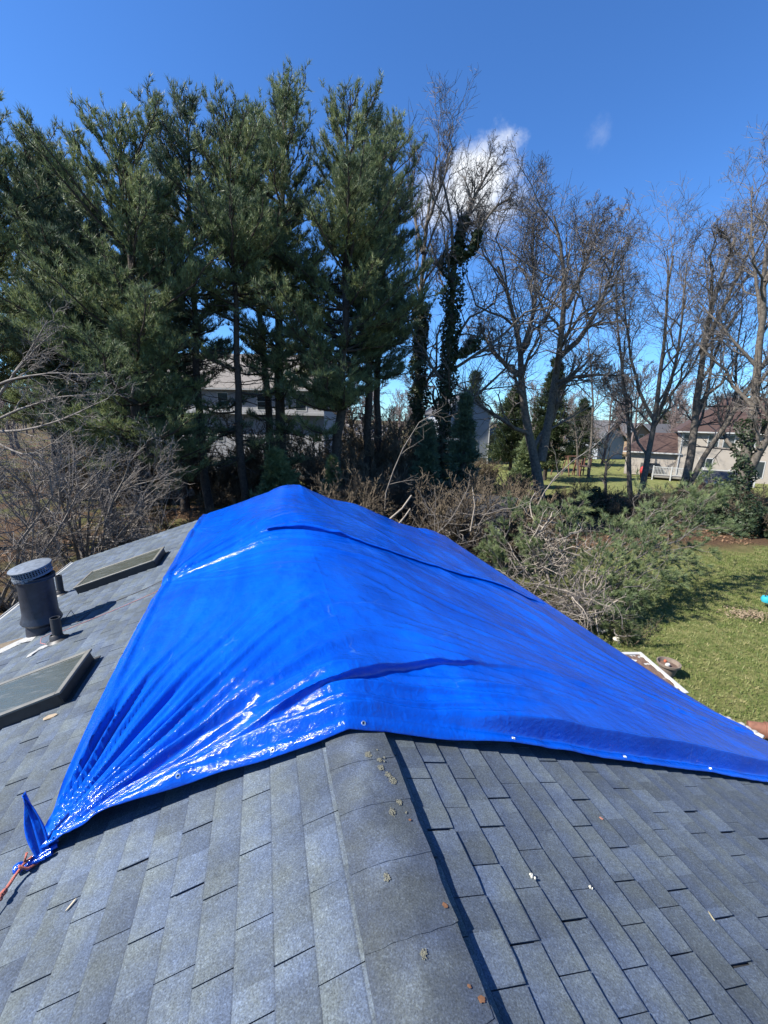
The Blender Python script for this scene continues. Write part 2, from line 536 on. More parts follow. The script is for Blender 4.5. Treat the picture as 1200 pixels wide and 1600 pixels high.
# lichen on the cap
M_LICH = mat('lichen', (0.16, 0.155, 0.115), 0.95, col2=(0.27, 0.265, 0.20), vscale=160, bump=0.8, bscale=250)
def cap_z(c): return RIDGE+0.040 - TAN*math.sqrt(c*c+0.075**2) + TAN*0.02 + (0.010*(c/0.2) if c > 0 else -0.004*(c/0.148)**2)
rl = random.Random(3)
def blob(name, c, a, r, matr, parent, zf, th=0.004, n=26, ragged=0.6):
    V = [(c, a, zf(c)+th)]; F = []
    ph = [rl.uniform(0, 6.28) for _ in range(4)]
    for ring, fr in ((1, 0.6), (2, 1.0)):
        for k in range(n):
            w = 2*math.pi*k/n
            rr = r*fr*(1+ragged*(0.22*math.sin(2*w+ph[0])+0.16*math.sin(5*w+ph[1]))+(rl.uniform(-0.14, 0.10) if ring == 2 else 0))
            cc, aa = c+rr*math.cos(w), a+rr*math.sin(w)
            V.append((cc, aa, zf(cc)+(th*rl.uniform(0.7, 1.1) if ring == 1 else 0.0005)))
    for k in range(n):
        k2 = (k+1) % n
        F.append((0, 1+k, 1+k2)); F.append((1+k, 1+n+k, 1+n+k2, 1+k2))
    me = bpy.data.meshes.new(name); me.from_pydata(V, [], F); me.update(); me.materials.append(matr)
    return link(name, me, parent)
czz = lambda c: cap_z(c)+0.004
def lichen(c0, a0, r):
    V = []; F = []
    n = int(46*(r/0.016)**1.5)+5
    for _ in range(n):
        w = rl.uniform(0, 6.28); q = r*math.sqrt(rl.random())*rl.uniform(0.7, 1.12)
        cc, aa, rr = c0+q*math.cos(w), a0+q*math.sin(w)*1.1, rl.uniform(0.0018, 0.0042)*(1.25-0.5*q/r)
        b0 = len(V); z0 = czz(cc)
        V.append((cc, aa, z0+rl.uniform(0.0006, 0.0016)))
        for k in range(7):
            t = 6.283*k/7; r2 = rr*rl.uniform(0.7, 1.3)
            V.append((cc+r2*math.cos(t), aa+r2*math.sin(t), czz(cc+r2*math.cos(t))-0.0012))
        for k in range(7): F.append((b0, b0+1+k, b0+1+(k+1) % 7))
    me = bpy.data.meshes.new('lichen'); me.from_pydata(V, [], F); me.update(); me.materials.append(M_LICH)
    return link('lichen', me, house)
for c, a, r in ((0.072, 1.955, 0.021), (0.125, 1.915, 0.016), (0.118, 1.862, 0.018), (0.140, 1.818, 0.019), (0.156, 1.780, 0.023), (0.150, 1.655, 0.016), (0.102, 1.605, 0.019), (-0.005, 1.335, 0.015), (0.048, 1.075, 0.015), (0.165, 1.60, 0.006), (0.13, 1.985, 0.005), (0.155, 1.93, 0.005), (0.148, 1.905, 0.004)):
    lichen(c, a, r)
M_RUST = mat('orange_algae', (0.16, 0.075, 0.035), 0.95, var=0.3, vscale=120)
for c, a, r in ((0.185, 1.205, 0.010), (0.17, 1.56, 0.006), (0.19, 0.935, 0.011), (0.165, 0.97, 0.006)):
    blob('algae_spot', c, a, r, M_RUST, house, czz, th=0.001)

# ------------------------------------------------ roof fixtures (parts of the house)
def roof_frame(side, c, a, lift=0.012):
    M = slope_matrix(side, c, a); return M @ Matrix.Translation((0, 0, lift))
def glass_mat():
    m = mat('bronze_dusty_glass', (0.055, 0.06, 0.05), 0.16, spec=0.6)
    nt = m.node_tree; p = nt.nodes['Principled BSDF']
    geo = N(nt, 'ShaderNodeNewGeometry')
    mp = N(nt, 'ShaderNodeMapping'); mp.inputs['Rotation'].default_value = (0, 0, -AZ+0.5); mp.inputs['Scale'].default_value = (3, 16, 3)
    K(nt, geo.outputs['Position'], mp.inputs['Vector'])
    n = N(nt, 'ShaderNodeTexNoise', i_Scale=1.6, i_Detail=6.0, i_Roughness=0.7); K(nt, mp.outputs[0], n.inputs['Vector'])
    f = maprange(nt, n.outputs[0], 0.55, 0.75, 0, 1)
    mx = N(nt, 'ShaderNodeMix', data_type='RGBA'); mx.inputs['A'].default_value = (0.055, 0.060, 0.048, 1); mx.inputs['B'].default_value = (0.18, 0.20, 0.21, 1)
    K(nt, math_(nt, 'MULTIPLY', f, 0.6), mx.inputs['Factor']); K(nt, mx.outputs['Result'], p.inputs['Base Color'])
    K(nt, maprange(nt, n.outputs[0], 0.3, 0.7, 0.15, 0.45), p.inputs['Roughness'])
    return m
M_GL = glass_mat()
def skylight(c, a, wc, wa):
    e = empty('skylight', (0, 0, 0)); e.parent = house
    e.matrix_local = roof_frame(-1, c, a, 0.0)
    H = 0.125
    mb = MB(); mb.box(0.03, wc-0.03, 0.03, wa-0.03, 0.0, H-0.03); mb.build('curb', M_DARKMETAL, e)
    mb = MB()                       # skirt with a flared foot, then rim
    mb.prism([(-0.02, 0.013), (0.02, 0.02), (0.025, H-0.01), (0.035, H-0.01), (0.035, 0.012), (-0.02, 0.009)], -0.0, wa)
    mb.box(wc-0.03, wc-0.015, 0, wa, 0.006, H-0.012)
    mb.box(0.026, wc-0.03, 0.0, 0.014, 0.008, H-0.012); mb.box(0.026, wc-0.03, wa-0.014, wa, 0.008, H-0.012)
    mb.box(-0.02, wc+0.05, wa+0.002, wa+0.05, 0.012, 0.017)
    mb.build('flashing', M_DARKMETAL, e)
    mb = MB()
    t = 0.045
    mb.box(0.0, t, -0.012, wa+0.012, H-0.01, H+0.012); mb.box(wc-t, wc, -0.012, wa+0.012, H-0.01, H+0.012)
    mb.box(t+0.001, wc-t-0.001, -0.012, t-0.012, H-0.01, H+0.0105); mb.box(t+0.001, wc-t-0.001, wa-t+0.012, wa+0.012, H-0.01, H+0.0105)
    mb.build('frame', M_FRAME, e, bevel=0.003)
    mb = MB(); mb.box(t+0.002, wc-t-0.002, t-0.010, wa-t+0.010, H-0.012, H+0.004)
    mb.build('glass', M_GL, e)
skylight(2.10, 3.86, 1.25, 0.68)
skylight(2.14, 7.36, 1.25, 0.72)

def zroof(c): return rz(c)
# big vent stack
vs = empty('vent_stack', (-3.28, 6.16, zroof(3.28))); vs.parent = house
vs.scale = (0.86, 0.86, 0.9)
mb = MB(); mb.lathe([(0.215, -0.10), (0.21, 0.06), (0.20, 0.12), (0.225, 0.15), (0.25, 0.165), (0.26, 0.185), (0.255, 0.20), (0.235, 0.25), (0.222, 0.30), (0.218, 0.80), (0.222, 0.81), (0.222, 0.86), (0.20, 0.86), (0.20, 0.6)], 40, caps=False)
mb.build('stack_body', M_VENT, vs, smooth=True)
mb = MB(); mb.lathe([(0.222, 0.80), (0.245, 0.806), (0.25, 0.82), (0.238, 0.835), (0.25, 0.845), (0.25, 0.86), (0.222, 0.866)], 40, caps=False)
mb.build('stack_collar', M_VENT, vs, smooth=True)
TM = Matrix.Translation((0.0, 0.0, 0.87)) @ Matrix.Rotation(rad(9), 4, Vector((0.15, 1, 0)))
TM = Matrix.Translation((-0.012, 0, 0.875)) @ Matrix.Rotation(rad(-9), 4, 'Y') @ Matrix.Rotation(rad(5), 4, 'X')
# slotted basket ring built from bars
mb = MB()
nb_ = 44
for k in range(nb_):
    w = 2*math.pi*k/nb_
    M = TM @ Matrix.Rotation(w, 4, 'Z')
    mb.box(0.232, 0.240, -0.006, 0.006, 0.0, 0.115, M)
for z0, z1 in ((0.0, 0.03), (0.05, 0.056), (0.075, 0.081), (0.10, 0.125)):
    mb.lathe([(0.243, z0), (0.243, z1), (0.229, z1), (0.229, z0), (0.243, z0)], 44, TM, caps=False)
mb.build('cap_basket', M_VENTC, vs)
mb = MB(); mb.lathe([(0.0, 0.152), (0.12, 0.150), (0.23, 0.138), (0.262, 0.128), (0.264, 0.118), (0.235, 0.122), (0.0, 0.13)], 40, TM, caps=False)
mb.build('cap_lid', M_VENTC, vs, smooth=True)
# torn ragged skirt edge of the cap
mb = MB()
for k in range(9):
    w = rad(190+k*12)
    M = TM @ Matrix.Rotation(w, 4, 'Z')
    mb.box(0.244, 0.252, -0.022, 0.022, -0.03+0.012*(k % 3), 0.012, M)
mb.build('cap_skirt', M_VENTC, vs)

def vent_pipe(c, a, h, r=0.05):
    e = empty('vent_pipe', (-c, a, zroof(c))); e.parent = house
    mb = MB(); mb.lathe([(r, -0.05), (r, h), (r*0.84, h), (r*0.84, h*0.4), (0.0, h*0.4)], 24, caps=False)
    mb.build('pipe', M_PIPE, e, smooth=True)
    mb = MB(); mb.lathe([(r*2.3, 0.0), (r*2.25, 0.012), (r*1.5, 0.035), (r*1.15, 0.09), (r*1.02, 0.095)], 24, Matrix.Rotation(SL, 4, 'Y').inverted() if False else Matrix.Rotation(-SL*0.9, 4, 'Y'), caps=False)
    mb.build('boot', M_DARKMETAL, e, smooth=True)
vent_pipe(2.86, 5.55, 0.30, 0.052)
vent_pipe(3.70, 7.72, 0.34, 0.048)

# sealant smears below the flashings
def smear(pts, name='sealant', m=M_SEAL):
    mid = Vector((sum(p[0] for p in pts)/len(pts), sum(p[1] for p in pts)/len(pts)))
    V = []; 
    for s, z in ((1.0, 0.015), (0.86, 0.022)):
        for p in pts:
            q = mid+(Vector(p)-mid)*s
            V.append((-q.x, q.y, zroof(q.x)+z))
    n = len(pts)
    F = [(i, (i+1) % n, (i+1) % n+n, i+n) for i in range(n)]+[list(range(n, 2*n))]
    me = bpy.data.meshes.new(name); me.from_pydata(V, [], F); me.update(); me.materials.append(m)
    return link(name, me, house)
smear([(3.28, 5.86), (3.42, 5.92), (3.62, 5.82), (3.78, 5.78), (3.95, 5.90), (3.98, 6.02), (3.7, 5.98), (3.5, 6.08), (3.3, 6.1)])
smear([(2.92, 5.46), (2.96, 5.42), (3.0, 5.42), (3.05, 5.34), (3.10, 5.33), (3.11, 5.40), (3.06, 5.44), (3.04, 5.52), (2.97, 5.53)])
smear([(3.7, 7.60), (3.8, 7.58), (3.86, 7.48), (3.9, 7.55), (3.84, 7.68), (3.74, 7.74)])
M_STAIN = mat('rust_stain', (0.12, 0.095, 0.065), 0.95, var=0.3, vscale=20)
smear([(3.5, 5.95), (3.7, 6.02), (4.1, 6.05), (4.4, 6.0), (4.42, 6.25), (4.1, 6.28), (3.7, 6.2), (3.5, 6.15)], 'stain', M_STAIN).location.z = -0.006
mb = MB()
for k in range(3): mb.box(-0.03, 0.03, -0.05, 0.05, 0, 0.004, roof_frame(-1, 2.4+k*0.02, 3.70, 0.014+0.003*k) @ Matrix.Rotation(0.5*k, 4, 'Z')) if k == 0 else None
M_CHIP = mat('pale_wood', (0.27, 0.21, 0.14), 0.8, var=0.2, vscale=30)

# ------------------------------------------------ small loose things on the roof
def lay(c, a, lift=0.014):
    return HL @ slope_matrix(-1 if c < 0 else 1, abs(c), a) @ Matrix.Translation((0, 0, lift))
def debris(name, c, a, rot, L, w, t, m, label, cat):
    mb = MB()
    prof = [(-L/2, 0), (-L/4, w*0.5), (L/4, w*0.6), (L/2, w*0.15), (L/3, -w*0.5), (-L/3, -w*0.4)]
    n = len(prof)
    V = [(x, y, 0.0+0.15*w*math.sin(x*40)) for x, y in prof]+[(x*0.96, y*0.9, t) for x, y in prof]
    F = [list(range(n))[::-1], list(range(n, 2*n))]+[(i, (i+1) % n, (i+1) % n+n, i+n) for i in range(n)]
    mb.add(V, F)
    o = mb.build(name, m)
    o.matrix_world = lay(c, a) @ Matrix.Rotation(rot, 4, 'Z')
    return tag(o, label, cat)
debris('wood_chip', -2.17, 3.72, 0.15, 0.13, 0.05, 0.006, M_CHIP, 'pale wood chip on the shingles below the corner of the nearer skylight', 'wood chip')
debris('leaf', 1.53, 1.125, 1.2, 0.045, 0.008, 0.002, mat('straw', (0.38, 0.33, 0.19), 0.8), 'thin pale straw-coloured leaf on the right roof slope near the bottom corner', 'leaf')
debris('leaf', -1.322, 1.896, 2.2, 0.055, 0.010, 0.002, mat('dry_leaf', (0.34, 0.30, 0.22), 0.8), 'thin pale dry leaf on the left roof slope below the tied tarp corner', 'leaf')
debris('leaf', 1.358, 1.629, 2.4, 0.024, 0.013, 0.003, mat('pink_leaf', (0.36, 0.16, 0.11), 0.8), 'tiny pinkish leaf flake on the right slope below the tarp hem', 'leaf')
M_BUD = mat('white_bud', (0.45, 0.44, 0.38), 0.8, var=0.3, vscale=80)
for (c, a, s, lab) in ((0.666, 1.329, 1.0, 'larger white fluffy bud caught in a shingle joint right of the ridge'), (0.941, 1.271, 0.6, 'smaller white bud, the one further from the ridge on the right slope')):
    mb = MB()
    for k in range(5):
        w = k*1.3
        mb.lathe([(0.0, 0), (0.005*s, 0.002), (0.006*s, 0.006), (0.003*s, 0.010), (0, 0.011)], 7, Matrix.Translation((0.007*s*math.cos(w)*k*0.5, 0.007*s*math.sin(w)*k*0.5, 0)), caps=False)
    o = mb.build('bud', M_BUD, smooth=True); o.matrix_world = lay(c, a); tag(o, lab, 'bud')

# ---------------------------------------------------------------- blue tarp
def tarp_mat():
    m = bpy.data.materials.new('blue_poly_tarp'); m.use_nodes = True
    nt = m.node_tree; p = nt.nodes['Principled BSDF']
    geo = N(nt, 'ShaderNodeNewGeometry')
    q = vmath(nt, 'SUBTRACT', geo.outputs['Position'], (RX, 0, 0))
    vr = N(nt, 'ShaderNodeVectorRotate', rotation_type='Z_AXIS')
    K(nt, q, vr.inputs['Vector']); vr.inputs['Angle'].default_value = -AZ
    P = vr.outputs[0]
    def noise(sc, det, rough, scale3=(1, 1, 1), dist=0.0, rot=0.0):
        mp = N(nt, 'ShaderNodeMapping'); mp.inputs['Scale'].default_value = scale3; mp.inputs['Rotation'].default_value = (0, 0, rot)
        K(nt, P, mp.inputs['Vector'])
        n = N(nt, 'ShaderNodeTexNoise', i_Scale=sc, i_Detail=det, i_Roughness=rough, i_Distortion=dist)
        K(nt, mp.outputs[0], n.inputs['Vector']); return n.outputs[0]
    n1 = noise(1.1, 4, 0.6)
    n2 = noise(3.2, 5, 0.7, (1, 0.16, 1), 0.6)
    mx = N(nt, 'ShaderNodeMix', data_type='RGBA')
    mx.inputs['A'].default_value = (0.0006, 0.052, 0.385, 1); mx.inputs['B'].default_value = (0.0010, 0.088, 0.56, 1)
    f = math_(nt, 'ADD', math_(nt, 'MULTIPLY', n1, 0.5), math_(nt, 'MULTIPLY', n2, 0.5))
    K(nt, maprange(nt, f, 0.38, 0.62), mx.inputs['Factor'])
    # dull worn streaks running down the right slope, pale scratch lines
    st = noise(2.4, 6, 0.75, (0.35, 2.6, 1), 0.3, 0.35)
    stf = math_(nt, 'MULTIPLY', maprange(nt, st, 0.52, 0.78), 0.20)
    mx2 = N(nt, 'ShaderNodeMix', data_type='RGBA'); K(nt, stf, mx2.inputs['Factor']); K(nt, mx.outputs['Result'], mx2.inputs['A'])
    mx2.inputs['B'].default_value = (0.02, 0.055, 0.24, 1)
    vz = N(nt, 'ShaderNodeTexVoronoi', i_Scale=0.75); vz.feature = 'DISTANCE_TO_EDGE'
    dn = N(nt, 'ShaderNodeTexNoise', i_Scale=1.4, i_Detail=5.0); K(nt, P, dn.inputs['Vector'])
    K(nt, vmath(nt, 'ADD', P, vmath(nt, 'SCALE', dn.outputs['Color'], 0.55)), vz.inputs['Vector'])
    br = noise(1.7, 2, 0.5)
    ln = math_(nt, 'MULTIPLY', maprange(nt, vz.outputs['Distance'], 0.0035, 0.001, 0, 1), maprange(nt, br, 0.56, 0.66, 0, 0.4))
    mx3 = N(nt, 'ShaderNodeMix', data_type='RGBA'); K(nt, ln, mx3.inputs['Factor']); K(nt, mx2.outputs['Result'], mx3.inputs['A'])
    mx3.inputs['B'].default_value = (0.08, 0.2, 0.48, 1)
    K(nt, mx3.outputs['Result'], p.inputs['Base Color'])
    K(nt, maprange(nt, n2, 0.3, 0.7, 0.09, 0.20), p.inputs['Roughness'])
    p.inputs['Specular IOR Level'].default_value = 0.5
    # crinkles: three scales of bump, plus the weave
    c1 = noise(14, 6, 0.72, (1, 0.6, 1), 1.2)
    c2 = noise(55, 4, 0.7, (1.0, 0.45, 1), 0.8)
    vor = N(nt, 'ShaderNodeTexVoronoi', i_Scale=19.0); vor.feature = 'F1'
    dn2 = N(nt, 'ShaderNodeTexNoise', i_Scale=9.0, i_Detail=3.0); K(nt, P, dn2.inputs['Vector'])
    K(nt, vmath(nt, 'ADD', P, vmath(nt, 'SCALE', dn2.outputs['Color'], 0.12)), vor.inputs['Vector'])
    vor2 = N(nt, 'ShaderNodeTexVoronoi', i_Scale=46.0); vor2.feature = 'F1'
    K(nt, vmath(nt, 'ADD', P, vmath(nt, 'SCALE', dn2.outputs['Color'], 0.08)), vor2.inputs['Vector'])
    h = math_(nt, 'ADD', math_(nt, 'MULTIPLY', c1, 0.9), math_(nt, 'MULTIPLY', c2, 0.30))
    h = math_(nt, 'ADD', h, math_(nt, 'MULTIPLY', vor.outputs['Distance'], 0.45))
    h = math_(nt, 'ADD', h, math_(nt, 'MULTIPLY', vor2.outputs['Distance'], 0.22))
    # packing creases: a grid of sharp ridges every 0.92 x 0.76 m
    sx = N(nt, 'ShaderNodeSeparateXYZ'); K(nt, vmath(nt, 'ADD', P, vmath(nt, 'SCALE', dn2.outputs['Color'], 0.012)), sx.inputs[0])
    for ax, st_, ph, sg in ((0, 0.92, 0.16, 1), (1, 0.76, 0.31, -1)):
        fr = math_(nt, 'FRACT', math_(nt, 'DIVIDE', math_(nt, 'ADD', sx.outputs[ax], 20*st_-ph), st_))
        dd = math_(nt, 'ABSOLUTE', math_(nt, 'SUBTRACT', fr, 0.5))
        ln_ = maprange(nt, dd, 0.5-0.016, 0.5, 0.0, 0.20*sg)
        h = math_(nt, 'ADD', h, ln_)
    bp = N(nt, 'ShaderNodeBump', i_Strength=0.62, i_Distance=0.010)
    K(nt, h, bp.inputs['Height']); K(nt, bp.outputs[0], p.inputs['Normal'])
    return m
M_TARP = tarp_mat()

def cl_edge(a):
    return -np.interp(a, [2.10, 2.25, 2.48, 2.8, 3.54, 4.56, 5.6, 5.98, 6.3, 7.75, 9.0, 9.2, 9.4, 10.3], [1.63, 1.63, 1.645, 1.69, 1.745, 1.80, 1.835, 1.795, 1.84, 1.88, 1.89, 1.84, 1.88, 1.88])
ctrl_a = np.array([-1.63, -1.2, -0.9, -0.58, -0.16, 0.1, 0.23, 0.62, 1.08, 2.04, 2.8, 3.5, 4.6])
ctrl_v = np.array([2.27, 2.235, 2.225, 2.19, 2.135, 2.13, 2.14, 2.115, 2.09, 2.07, 2.035, 1.99, 1.96])
def a_lo(c): return np.interp(c, ctrl_a, ctrl_v)
def ridged(x): return 1-np.abs(x)*2
vn1, vn2, vn3, vn4 = VN(1), VN(2), VN(3), VN(4)
def seam_s(c, a): return a-(6.42-0.13*c+0.10*np.cos(np.clip((c-0.1)*1.6, -1.6, 1.6))+0.02*vn2(c*1.5, 2))
def lip_s(c, a): return a-np.interp(c, [-1.1, -0.6, -0.14, 0.37, 0.76, 1.58, 2.6, 4.4], [2.30, 2.33, 2.42, 2.68, 2.80, 2.87, 2.80, 2.6])-0.015*vn2(c*2.5, 3)
def tarp_h(c, a):
    """height of the sheet above the roof plane"""
    h = 0.022+0*c
    # the ridge is rounded under the sheet
    wr = 0.12+0.34*sstep(2.15, 3.4, a)-0.26*sstep(7.5, 9.8, a)
    h += TAN*(np.abs(c)-np.sqrt(c*c+wr**2))+TAN*wr*np.exp(-(c/1.5)**2)+0.04+0.035*np.exp(-(c/0.2)**2)*sstep(3.2, 2.3, a)
    # a small roll along the left edge
    el = c-cl_edge(a)
    h += 0.022*np.exp(-((el-0.075)/0.035)**2)*sstep(2.6, 3.2, a)-0.012*np.exp(-((el-0.15)/0.04)**2)*sstep(2.6, 3.2, a)
    # broad sag and puff
    h += 0.028*vn1(c*0.9+3, a*0.55+7)+0.012*vn2(c*2.1, a*1.3+5)
    # puffed right slope
    h += 0.05*sstep(0.3, 1.6, c)*sstep(4.2, 2.8, c)*sstep(2.2, 3.2, a)*sstep(9.9, 8, a)
    # fan of folds out of the tied near corner
    dx, dy = c+1.66, a-2.22
    r = np.sqrt(dx*dx+dy*dy)+1e-6
    th = np.degrees(np.arctan2(dy, dx))
    thw = th+4.0*vn3(r*0.9+9, th*0.03)+0.7*vn2(r*2.3, th*0.08+4)
    g = np.minimum(r*0.135, 0.105)*np.exp(-(r/1.75)**2.2)
    wv_ = 2*np.pi*thw/8.6
    f = 0.62*(1-np.abs(np.sin(wv_*0.5+1.1*np.sin(thw/13.0)+0.5))**1.0*1.3)+0.28*np.cos(wv_*1.37+2.0+1.3*np.sin(thw/9.0))+0.10*np.cos(thw*1.1+r*0.8)*sstep(1.4, 0.4, r)
    # deep valley in the middle of the fan
    f -= 1.0*np.exp(-((thw-31)/4.5)**2)
    h += g*(f-0.1)*sstep(97, 80, th)*0.95
    # long folds that leave the corner nearly parallel to the near hem and cross the ridge
    ahem = a-a_lo(c)
    for d0, w, A, c0, c1, dr in ((0.085, 0.040, 0.030, -1.3, 1.2, 0.02), (0.21, 0.05, 0.042, -1.2, 0.55, 0.06), (0.36, 0.055, 0.038, -1.0, 0.1, 0.10)):
        k = (ahem-d0-dr*(c+1.3)-0.012*vn1(c*3, d0*50))/w
        h += A*np.exp(-np.abs(k)**1.5)*sstep(c0-0.3, c0+0.5, c)*sstep(c1+0.6, c1-0.4, c)
    # the lip that starts left of the ridge and runs along the right slope
    k = lip_s(c, a)
    h += 0.062*sstep(-0.014, 0.012, k)*np.exp(-np.maximum(k, 0)/0.5)*sstep(-0.9, -0.2, c)*sstep(1.7, 0.6, c)
    h += 0.018*sstep(-0.016, 0.012, k)*np.exp(-np.maximum(k, 0)/0.4)*sstep(0.6, 1.4, c)
    # puff with a steep face just inside the hem on the right slope
    bul = 0.165*sstep(0.35, 1.5, c)*(1-0.35*sstep(2.6, 4.4, c))
    w0 = 0.055+0.01*vn1(c*2.0, 9)
    h += bul*sstep(w0, w0+0.045, ahem)*np.exp(-np.maximum(ahem-w0-0.045, 0)/0.9)
    for d0, cA, cB, am in ((0.30, 0.15, 1.5, 0.034), (0.20, -0.3, 1.0, 0.030), (0.42, 0.7, 2.1, 0.026)):
        kk_ = ahem-d0-0.02*np.sin(c*3+d0*20)
        h += am*sstep(-0.016, 0.010, kk_)*np.exp(-np.maximum(kk_, 0)/0.10)*sstep(cA-0.2, cA+0.25, c)*sstep(cB+0.3, cB-0.3, c)
    k = ahem-0.50+0.05*c
    h += 0.022*np.exp(-(k/0.05)**2)*sstep(0.2, 0.6, c)*sstep(1.9, 1.2, c)
    # left hem stands off the roof
    h += 0.050*np.exp(-(ahem/0.25))*sstep(-0.05, -0.5, c)*sstep(-1.62, -1.2, c)
    # second tie on the left edge
    dx, dy = c+1.83, a-6.02
    r = np.sqrt(dx*dx+dy*dy)+1e-6
    th = np.degrees(np.arctan2(dy, dx))
    thw = th+4*vn3(r*0.9+2, th*0.02+3)
    g = np.minimum(r*0.16, 0.065)*np.exp(-(r/2.0)**1.9)
    f = 0.8*(1-np.abs(vn4(thw/8.0+4.4, 0.5)*1.6))+0.45*(1-np.abs(vn4(thw/3.6+17.7, 9.5+r*0.2)*1.7))
    f -= 1.3*np.exp(-((thw-22)/5)**2)
    for th0, wd, am, rl_ in ((3, 0.030, 0.042, 2.2), (11, 0.034, 0.052, 2.7), (20, 0.036, 0.056, 2.9), (29, 0.032, 0.042, 2.0), (-6, 0.026, 0.028, 1.6), (40, 0.03, 0.03, 1.2)):
        dd = r*np.sin(np.radians(np.clip(thw-th0, -80, 80)))
        h += am*np.minimum(1, r/0.35)*np.exp(-np.abs(dd/(wd*(0.6+0.33*r)))**1.6)*sstep(rl_+0.5, rl_-0.6, r)
    band = sstep(-75, -30, th)*0.35+sstep(-12, 2, th)*sstep(80, 45, th)
    h += g*(f-0.5)*band
    # third, small tie near the far end
    dx, dy = c+1.87, a-9.1
    r = np.sqrt(dx*dx+dy*dy)+1e-6
    th = np.degrees(np.arctan2(dy, dx))
    g = np.minimum(r*0.13, 0.035)*np.exp(-(r/1.1)**1.8)
    h += g*(0.9*(1-np.abs(vn4(th/7.0+33, 5.5)*1.6))-0.4)
    # transverse lap where the second sheet starts
    s = seam_s(c, a)
    amp = 0.030+0.060*np.exp(-((c-0.35)/0.6)**2)
    h += amp*sstep(-0.022, 0.014, s)*np.exp(-np.maximum(s, 0)/0.55)*sstep(-1.0, -0.15, c)
    s = a-(5.45-0.10*c)
    h += 0.045*sstep(-0.035, 0.02, s)*np.exp(-np.maximum(s, 0)/0.3)*np.exp(-((c-0.5)/0.7)**2)
    # broad swell that hangs between the ridge and the tie
    s = a-(6.9+0.3*c)
    h += 0.03*np.exp(-(s/0.5)**2)*sstep(0.2, -0.4, c)
    # long shallow creases on the right slope, drawn toward the near eave corner
    dx, dy = 4.9-c, a-1.2
    th = np.degrees(np.arctan2(dy, dx)); r = np.sqrt(dx*dx+dy*dy)
    thw = th+1.5*vn3(r*0.7, th*0.05)
    m = sstep(0.1, 1.0, c)*sstep(0.25, 0.7, ahem)
    h += m*(0.018*(1-np.abs(vn4(thw/5.5+3.1, 12.5)*1.7))+0.009*(1-np.abs(vn4(thw/2.3+8.1, 14.5+r*0.15)*1.8)))*np.minimum(1, r/2.5)
    # creases that run up and over the ridge on the left slope
    h += 0.006*(1-np.abs(vn4(a*3.2+0.8*c+1.5*vn1(a, c), c*0.35+20)*1.6))*sstep(2.6, 3.6, a)
    # crumple
    cr_ = 0.05+0.75*sstep(0.4, 1.6, np.hypot(c+1.66, a-2.22))
    h += cr_*(0.0050*vn2(c*6, a*4.5)+0.0032*vn3(c*15, a*11)+0.0013*vn1(c*37, a*31))
    # centre fold of the sheet
    h += 0.0022*np.exp(-((c-0.16+0.01*(a-4))/0.02)**2)
    # far rake: sheet peaks over the gable, dips where the roof edge is broken
    e = sstep(8.2, 10.2, a)
    h += e*(0.17*np.maximum(0, 1-np.abs(c-0.42)/0.75)+0.10*np.exp(-((c-1.8)/0.6)**2)-0.13*np.exp(-((c-3.25)/0.35)**2)+0.03*np.exp(-((c-4.05)/0.3)**2))
    # at the ridge the near hem lies tight on the cap
    lim = 0.050+0.020*sstep(-0.2, -0.9, c)+np.maximum(ahem, 0)*1.1
    tight = sstep(-1.0, -0.45, c)*sstep(1.1, 0.5, c)
    h = np.where(h > lim, h*(1-tight)+tight*(lim+0.15*(h-lim)), h)
    # edges come down
    h -= 0.07*sstep(3.5, 4.3, c)*sstep(2.0, 2.6, a)
    h -= 0.016*sstep(0.10, 0.0, c-cl_edge(a))
    return h
nA, nC = 440, 380
ta = np.linspace(0, 1, nA)
tc = np.linspace(0, 1, nC)
A = np.zeros((nA, nC)); C = np.zeros((nA, nC))
amax = 10.33
tt = ta**1.55
cR = 4.30
for j in range(nA):
    # left limit by a
    a_nom = 2.27+(amax-2.27)*tt[j]
    c_l = float(cl_edge(a_nom))
    C[j] = c_l+(cR-c_l)*tc
    lo = a_lo(C[j])
    A[j] = lo+(amax-lo)*tt[j]
Hh = np.maximum(tarp_h(C, A), 0.018)
Z = RIDGE-np.abs(C)*TAN+Hh
# the two big lips hang over a little toward the near end
s_ = seam_s(C, A); A = A-0.045*np.exp(-((s_-0.035)/0.035)**2)*sstep(-0.9, -0.1, C)*(0.35+0.65*np.exp(-((C-0.4)/1.4)**2))
s_ = A-a_lo(C); A = A-0.030*np.exp(-((s_-0.135)/0.04)**2)*sstep(0.8, 1.6, C)*sstep(4.25, 3.6, C)
s_ = lip_s(C, A); A = A-0.035*np.exp(-((s_-0.03)/0.028)**2)*sstep(-0.8, -0.2, C)*sstep(2.2, 0.9, C)
# hang over rake and eave
over = np.clip(A-10.27, 0, 1); 
V = np.stack([C, A, Z], -1)
ext_c = np.stack([np.full(nA, cR+0.025), A[:, -1], Z[:, -1]-0.05+0.012*vn1(A[:, -1]*4, 3)], -1)
ext_c2 = np.stack([cR+0.02+0.02*vn2(A[:, -1]*3, 3), A[:, -1], Z[:, -1]-0.22+0.03*vn1(A[:, -1]*2, 8)], -1)
V = np.concatenate([V, ext_c[:, None], ext_c2[:, None]], 1)
last = V[-1].copy()
e1 = last.copy(); e1[:, 1] += 0.03; e1[:, 2] -= 0.04
e2 = last.copy(); e2[:, 1] += 0.03; e2[:, 2] -= 0.3
V = np.concatenate([V, e1[None], e2[None]], 0)
nr, nc_ = V.shape[:2]
idx = np.arange(nr*nc_).reshape(nr, nc_)
F = np.stack([idx[:-1, :-1], idx[:-1, 1:], idx[1:, 1:], idx[1:, :-1]], -1).reshape(-1, 4)
